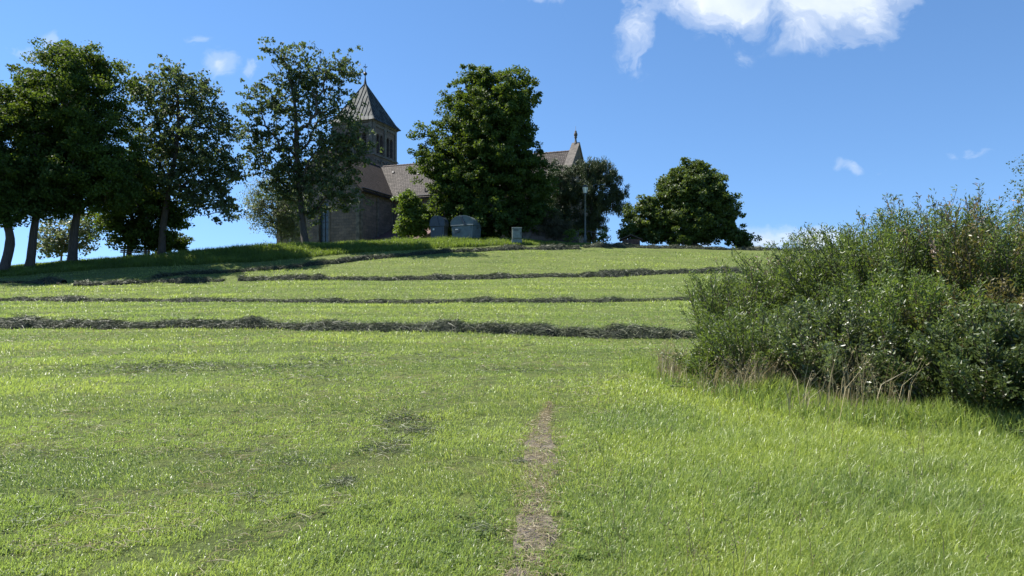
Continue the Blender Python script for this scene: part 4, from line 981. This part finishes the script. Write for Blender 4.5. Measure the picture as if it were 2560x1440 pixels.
    for i in range(8):
        x = 2.2+i*2.7+.8*(i % 3); y = -1.0-.5*(i % 2); z = ZR+y*sl_n*-1*-1; sg.box(x, x+.22, y-.28, y, z+.02, z+.24, top=(1, .2))
    sg.build_each('roof_hatch', M['iron'], nr_)
    # tower
    cx, cy, hw, zt = -4.3, 3.5, 2.75, 17.35
    zs = 13.45
    fx = lambda a, b, d: (cx+hw-d, cy+a, b); fy = lambda a, b, d: (cx+a, cy-hw+d, b)
    gx = lambda a, b, d: (cx-hw+d, cy+a, b); gy = lambda a, b, d: (cx+a, cy+hw-d, b)
    t = MB(); t.box(cx-hw-.08, cx+hw+.08, cy-hw-.08, cy+hw+.08, -2, zs-.003); tower = t.build('tower', M['stone'], root)
    def quad_holes():
        H = []
        for c0 in (-1.16, 1.16):
            for q in (-.40, .40): H.append(arch(c0+q, 13.85, 16.15, .33, 8))
        return H
    for nm, tf in (('belfry_wall', fx), ('belfry_wall', fy)):
        e = hw if tf is fx else hw-.403
        bw = holed_wall(nm, [(-e, zs), (e, zs), (e, zt), (-e, zt)], quad_holes(), .4, tf, M['stone'], root)
        frieze('arched_frieze', -hw+.45, -.22, zt-.12, 5, tf, drop=.38, par=bw); frieze('arched_frieze', .22, hw-.45, zt-.12, 5, tf, drop=.38, par=bw)
        pl = MB()
        for a0, a1 in ((-hw-.0, -hw+.45), (-.22, .22), (hw-.45, hw)): pl.prism([(a0, zs+.2), (a1, zs+.2), (a1, zt), (a0, zt)], -.11, -.003, tf)
        pl.build_each('pilaster', M['trim'], bw)
        lv = MB()
        for k in range(11):
            z = 13.9+k*.2; lv.prism([(z, .22), (z+.12, .36), (z+.10, .37), (z-.02, .23)], -2.1, 2.1, lambda a, b, d, tf=tf: tf(d, a, b))
        lv.build('louvres', M['louvre'], bw)
        col = MB()
        for c0 in (-1.16, 1.16):
            p = tf(c0, 13.85, .12); col.lathe([(.12, 0), (.12, .1), (.075, .16), (.075, 1.7), (.13, 1.9), (.13, 1.98)], p, 10)
        col.build_each('belfry_column', M['trim'], bw, smooth=True)
        ba = MB()
        for c0 in (-1.9, -.65, .65, 1.9):
            for k in range(10):
                a0, a1 = math.pi*k/10, math.pi*(k+1)/10
                ba.prism([(c0+.52*math.cos(a0), 12.6+.52*math.sin(a0)), (c0+.52*math.cos(a1), 12.6+.52*math.sin(a1)), (c0+.40*math.cos(a1), 12.6+.40*math.sin(a1)), (c0+.40*math.cos(a0), 12.6+.40*math.sin(a0))], -.17, -.085, tf)
        ba.build('blind_arches', M['trim'], tower)
    bk = MB()
    bk.prism([(-hw, zs), (hw, zs), (hw, zt), (-hw, zt)], 0, .4, gx); bk.prism([(-hw+.403, zs), (hw-.403, zs), (hw-.403, zt), (-hw+.403, zt)], 0, .4, gy)
    bk.build_each('belfry_back_wall', M['stone'], root)
    ic = MB(); ic.box(cx-hw+.9, cx+hw-.9, cy-hw+.9, cy+hw-.9, zs, zt-.1); ic.build('bell_chamber', M['dark'], root)
    st = MB(); st.box(cx-hw-.22, cx+hw+.22, cy-hw-.22, cy+hw+.22, zs, zs+.1); st.box(cx-hw-.14, cx+hw+.14, cy-hw-.14, cy+hw+.14, zs+.1, zs+.2)
    st.build('string_course', M['trim'], root)
    co = MB(); co.box(cx-hw-.14, cx+hw+.14, cy-hw-.14, cy+hw+.14, zt+.003, zt+.12); co.box(cx-hw-.26, cx+hw+.26, cy-hw-.26, cy+hw+.26, zt+.12, zt+.26); co.build('tower_cornice', M['trim'], root)
    # standing-seam pyramid roof with a flared foot
    z0, z1, z2, e0, e1 = zt+.2, zt+.75, 23.0, 3.18, 2.72
    rf = MB()
    for (ax, ay) in ((1, 0), (0, 1), (-1, 0), (0, -1)):
        T = lambda u, o, z: (cx+ax*o-ay*u, cy+ay*o+ax*u, z)
        n = 11
        for i in range(n):
            u0, u1 = -1+2*i/n, -1+2*(i+1)/n
            wob = .05*((i*7) % 3-1)
            rf.poly([T(u0*e0, e0, z0), T(u1*e0, e0, z0), T(u1*e1, e1+wob*.4, z1), T(u0*e1, e1, z1)])
            # upper part: strips between seams that run straight up and die out on the hip
        m = 12; K = 14
        for j in range(K):
            f0, f1 = j/K, (j+1)/K; o0, o1 = e1*(1-f0), e1*(1-f1); za, zb = z1+(z2-z1)*f0, z1+(z2-z1)*f1
            rf.poly([T(-o0, o0, za), T(o0, o0, za), T(o1, o1, zb), T(-o1, o1, zb)] if j < K-1 else [T(-o0, o0, za), T(o0, o0, za), T(0, 0, z2)])
    roof = rf.build('tower_roof', M['tin'], root)
    sm = MB()
    for (ax, ay) in ((1, 0), (0, 1), (-1, 0), (0, -1)):
        T = lambda u, o, z: (cx+ax*o-ay*u, cy+ay*o+ax*u, z)
        n = 10
        for i in range(-n//2, n//2+1):
            u = i*.52
            if abs(u) > e1-.05: continue
            fz = 1-abs(u)/e1; j = .07*math.sin(i*2.1+ax*3+ay)
            top = (z1+(z2-z1)*fz*.98); o = e1*(1-fz*.98)
            prev = T(u*e0/e1, e0+.03, z0+.02); P = [prev, T(u, e1+.04, z1)]
            for q in (.33, .66, 1.0): P.append(T(u+j*math.sin(q*6+i), e1+(o-e1)*q+.04, z1+(top-z1)*q))
            for a, b in zip(P[:-1], P[1:]): sm.bar(a, b, .035, 4)
    for sx in (-1, 1):
        for sy in (-1, 1):
            sm.bar((cx+sx*e0, cy+sy*e0, z0+.02), (cx+sx*e1, cy+sy*e1, z1+.02), .06, 6); sm.bar((cx+sx*e1, cy+sy*e1, z1+.02), (cx, cy, z2), .06, 6)
    sm.build('roof_seams', M['tin'], roof)
    sp = MB(); sp.lathe([(.22, -.25), (.12, .25), (.06, .75), (.06, .9), (.19, 1.0), (.26, 1.14), (.19, 1.28), (.05, 1.36), (.03, 1.5), (.03, 2.35)], (cx, cy, z2), 10)
    sp.box(cx-.03, cx+.03, cy-.32, cy+.32, z2+1.95, z2+2.0); sp.box(cx-.3, cx+.3, cy-.03, cy+.03, z2+1.952, z2+2.002)
    sp.build('spire_cross', M['iron'], root, smooth=False)
    # low lean-to in the corner
    an = MB(); an.prism([(-HN-4.2, -2), (-HN-.003, -2), (-HN-.003, 3.7), (-HN-4.2, 2.1)], HT+.003, HT+5.5, lambda a, b, d: (d, a, b)); an.build('corner_annex', M['stone'], root)
    ar = MB(); slab(ar, (HT+.13, -HN-.13, 3.72), (HT+5.8, -HN-.13, 3.72), (HT+5.8, -HN-4.6, 2.02), (HT+.13, -HN-4.6, 2.02)); ar.build('annex_roof', M['reddish'], root)
build_church()

# ------------------------------------------------------------------ things on the crest
M['bin_grey'] = simple('zinc_grey_paint', (.105, .135, .145), .45, vary=.12, scale=4, spec=.4)
M['bin_dark'] = simple('dark_blue_plastic', (.030, .042, .060), .4, vary=.12, scale=4)
M['bin_trim'] = simple('bin_steel', (.07, .08, .09), .4, metal=.5)
M['label'] = simple('white_sticker', (.6, .6, .58), .5, vary=.05)
M['rubber'] = simple('rubber', (.02, .02, .02), .8)
def container(name, label, px, d, W, D, H, rz, matk, zoff=0.0, big=False):
    x = (px-1280)/F*d; z = gzf(x, d)
    root = empty(name, (x, d, z+zoff), label, 'waste container', None, R_(rz))
    hw, hd = W/2, D/2; zb, zl = .2, H*.60
    b = MB(); b.prism([(-hw*.95, zb), (hw*.95, zb), (hw, zl), (-hw, zl)], -hd, hd, lambda a, c, y: (a, y, c))
    for q in (-.5, .5): b.prism([(q*W*.7-.03, zb+.05), (q*W*.7+.03, zb+.05), (q*W*.76+.03, zl-.05), (q*W*.76-.03, zl-.05)], -hd-.025, -hd-.003, lambda a, c, y: (a, y, c))
    b.build('body', M[matk], root, bevel=.02)
    r = MB(); r.prism([(-hw-.05, zl+.003), (hw+.05, zl+.003), (hw+.05, zl+.07), (-hw-.05, zl+.07)], -hd-.05, hd+.05, lambda a, c, y: (a, y, c)); r.build('rim', M[matk], root, bevel=.015)
    n = 14; A = [(-math.cos(math.pi*i/n)*(hw+.06), zl+.073+math.sin(math.pi*i/n)**.8*(H-zl-.08)) for i in range(n+1)]
    l = MB(); l.prism(A, -hd-.02, hd+.02, lambda a, c, y: (a, y, c)); lid = l.build('lid', M[matk], root)
    A2 = [(a*1.02, c*1.0+.03) for a, c in A]; n2 = len(A2); e = MB()
    for y0, y1 in ((-hd-.045, -hd+.01), (hd-.01, hd+.045)):
        for i in range(n2-1):
            p, q = A2[i], A2[i+1]; e.prism([(p[0], p[1]-.06), (q[0], q[1]-.06), q, p], y0, y1, lambda a, c, y: (a, y, c))
    e.build('lid_edge', M['bin_trim'] if not big else M[matk], lid)
    a = MB(); a.prism([(-.08*W, H-.10), (.0, H-.04), (.20*W, zl+.02), (.13*W, zl-.03)], -hd-.09, -hd-.055, lambda a, c, y: (a, y, c)); a.build('lid_lever', M['bin_trim'] if big else M[matk], root, bevel=.01)
    t = MB()
    for s in (-1, 1): t.bar((s*(hw-.02), 0, zl-.12), (s*(hw+.14), 0, zl-.12), .035)
    t.build_each('lifting_pin', M['bin_trim'], root)
    if big:
        q = MB(); q.prism([(-hw*.72, zl-.32), (-hw*.72, zl-.2), (-hw*.18, zl-.2), (-hw*.18, zl-.38), (-hw*.35, zl-.46), (-hw*.6, zl-.5)], -hd-.05, -hd-.004, lambda a, c, y: (a, y, c)); q.build('foot_pedal_guard', M['bin_trim'], root)
    s_ = MB(); s_.prism([(-hw*.62, zl-.26), (-hw*.62+(.22 if big else .12), zl-.26), (-hw*.62+(.22 if big else .12), zl-.20 if big else zl-.14), (-hw*.62, zl-.20 if big else zl-.14)], -hd-.066, -hd-.056, lambda a, c, y: (a, y, c)); s_.build('sticker', M['label'], root)
    for sx in (-1, 1):
        for sy in (-1, 1):
            wh = MB(); cxx, cyy = sx*(hw*.7), sy*(hd-.12); wh.bar((cxx-.03, cyy, .1), (cxx+.03, cyy, .1), .1, 14); wh.build('wheel', M['rubber'], root)
container('waste_container', 'big pale grey arched-lid waste container under the massive maple', 1166, 50.7, 1.62, 1.25, 1.74, -24, 'bin_grey', -.02, big=True)
container('waste_container', 'smaller dark blue waste container left of the grey one', 1098, 50.9, .98, .8, 1.80, -14, 'bin_dark', -.02)

def cabinet():
    px, d = 1292, 48.9; x = (px-1280)/F*d; z = gzf(x, d)
    root = empty('utility_cabinet', (x, d, z), 'grey-green upright utility cabinet standing in the bank grass', 'utility cabinet', None, R_(4))
    m = simple('weathered_grp', (.15, .18, .165), .6, vary=.15, scale=5)
    b = MB(); b.box(-.31, .31, -.16, .16, .34, 1.02); b.build('housing', m, root, bevel=.01)
    p = MB(); p.box(-.33, .33, -.18, .18, -.2, .30); p.build('plinth', m, root, bevel=.01)
    c = MB(); c.box(-.34, .34, -.2, .2, 1.023, 1.08, top=(.95, .9)); c.build('cap', m, root, bevel=.01)
    dr = MB(); dr.box(-.28, .28, -.18, -.163, .40, .98); dd = dr.build('door', m, root, bevel=.005)
    h = MB(); h.box(.20, .24, -.20, -.183, .6, .76); h.build('handle', M['bin_trim'], dd)
    v = MB()
    for k in range(4): v.box(-.2, .1, -.187, -.181, .86+k*.025, .872+k*.025)
    v.build('vent_slots', M['dark'], dd)
cabinet()

def lamp(label, px, d, ztop_px, seed=0):
    x = (px-1280)/F*d; z = gzf(x, d); zt = EYE+(HY-ztop_px)/F*d; H = zt-z
    root = empty('street_lamp', (x, d, z), label, 'street lamp', 'old style street lamps on the church hill')
    m = M['iron']; gl = simple('frosted_glass', (.62, .64, .62), .35, vary=.05)
    p = MB(); p.lathe([(.11, -.1), (.11, .5), (.075, .58), (.06, .7), (.048, H-.75), (.07, H-.72), (.05, H-.66), (.03, H-.60)], (0, 0, 0), 12); p.build('pole', simple('green_grey_pole', (.08, .095, .095), .5, metal=.3), root, smooth=True)
    g = MB(); g.lathe([(.11, H-.58), (.20, H-.17)], (0, 0, 0), 6); ln = g.build('lantern_glass', gl, root)
    f = MB()
    for i in range(6):
        a = i*math.pi/3; f.bar((.112*math.cos(a), .112*math.sin(a), H-.58), (.203*math.cos(a), .203*math.sin(a), H-.17), .011, 5)
    f.lathe([(.12, H-.61), (.125, H-.575)], (0, 0, 0), 6); f.build('lantern_frame', m, root)
    c = MB(); c.lathe([(.25, H-.17), (.24, H-.14), (.12, H-.05), (.10, H-.02), (.03, H+.0), (.02, H+.05)], (0, 0, 0), 12); c.build('lamp_cap', m, root, smooth=True)
    return root
lamp('old style street lamp with white lantern in front of the pine', 1463, 50.6, 462)
lamp('street lamp half lost in dark leaves above the bench, only its pale lantern showing', 362, 50.0, 500)

def bench():
    px, d = 338, 45.0; x = (px-1280)/F*d; z = gzf(x, d)
    root = empty('park_bench', (x, d, z), 'brown wooden park bench on the crest under the left trees', 'bench', None, R_(24))
    wd = simple('bench_wood', (.20, .11, .055), .55, vary=.2, scale=8); cc = simple('bench_iron', (.05, .05, .05), .6)
    s = MB()
    for k in range(4): s.box(-.82, .82, -.22+k*.115, -.125+k*.115, .43, .465)
    s.build('seat', wd, root, bevel=.006)
    b = MB()
    for k in range(3): b.box(-.82, .82, .26+k*.028, .29+k*.028, .52+k*.125, .62+k*.125)
    b.build('backrest', wd, root, bevel=.006)
    for q in (-.6, .6):
        l = MB(); l.prism([(-.20, 0), (-.10, 0), (-.06, .36), (.16, .36), (.20, 0), (.30, 0), (.27, .42), (.36, .86), (.31, .86), (.22, .427), (-.22, .427)], q-.04, q+.04, lambda a, c, y: (y, a, c)); l.build('leg', cc, root)
bench()

def board():
    px, d = 371, 46.2; x = (px-1280)/F*d; z = gzf(x, d); zc = EYE+(HY-540)/F*d
    root = empty('information_board', (x, d, z), 'small tilted pale board on a post beside the bench', 'board', None, R_(10))
    p = MB(); p.box(-.04, .04, -.04, .04, -.1, zc-z-.13); p.build('post', simple('board_post', (.10, .07, .05), .8), root)
    b = MB(); b.box(-.34, .34, -.2, .2, zc-z-.12, zc-z-.08, tf=lambda v: (v[0], v[1], v[2]+v[1]*.35+v[0]*.12)); b.build('panel', simple('pale_panel', (.36, .37, .36), .6), root, bevel=.005)
board()

def yard_wall():
    d = 52.8; px0, px1 = 1326, 1446
    x0 = (px0-1280)/F*d; x1 = (px1-1280)/F*(d+.8); z = gzf(x0, d); L = math.hypot(x1-x0, .8)
    root = empty('churchyard_wall', (x0, d, z), 'low old stone churchyard wall with rounded coping behind the utility cabinet', 'wall', None, math.atan2(.8, x1-x0))
    n = 18; top = [(L*i/n, 1.28-.55*(i/n)**1.1+.03*math.sin(i*2.3)) for i in range(n+1)]
    w = MB(); w.prism([(0, -.4), (L, -.4)]+top[::-1], 0, .4, lambda a, b, y: (a, y, b)); w.build('wall_body', M['stone'], root)
    c = MB()
    for (a, b), (e, f) in zip(top[:-1], top[1:]): c.bar((a, .2, b+.02), (e, .2, f+.02), .23, 8)
    c.build('coping', M['trim'], root)
    pr = MB(); pr.box(-.62, -.003, -.08, .5, -.4, 1.12); pr.prism([(-.68+.74*(1-math.cos(math.pi*i/10))/2, 1.123+.24*math.sin(math.pi*i/10)) for i in range(11)], -.12, .54, lambda a, b, y: (a, y, b)); pr.build('gate_pier', M['trim'], root, bevel=.02)
    # small outbuilding roof behind
    d2 = 56; x = (1322-1280)/F*d2; z = gzf(x, d2)
    r2 = empty('small_outbuilding', (x, d2, z), 'small outbuilding with sunlit pinkish lean-to roof behind the churchyard wall', 'shed', None, R_(-21))
    b = MB(); b.box(-.9, 1.0, -.8, .8, -.3, 1.55); b.build('wall', M['stone'], r2)
    f = MB(); f.prism([(-1.0, 1.50), (.95, 2.25), (.95, 2.33), (-1.0, 1.58)], -1.05, 1.15, lambda a, b_, x_: (x_, a, b_)); f.build('roof', simple('sunlit_tile', (.30, .20, .17), .7, vary=.2, scale=6, bump=.4), r2)
yard_wall()

def hut():
    px, d = 1578, 50.3; x = (px-1280)/F*d; z = gzf(x, d)
    root = empty('wooden_shelter', (x, d, z), 'tiny dark red-brown wooden shelter at the left foot of the linden', 'shelter', None, R_(-12))
    wd = simple('dark_red_boards', (.085, .045, .035), .8, vary=.25, scale=7)
    b = MB()
    for k in range(5): b.box(-.58, .58, -.4, .4, -.3+k*.15, -.16+k*.15)
    b.build('boarded_wall', wd, root)
    r = MB(); r.prism([(-.78, .36), (0, .70), (.78, .36), (.78, .42), (0, .76), (-.78, .42)], -.55, .55, lambda a, c, y: (a, y, c)); r.build('roof', simple('felt_roof', (.06, .045, .04), .8), root)
hut()
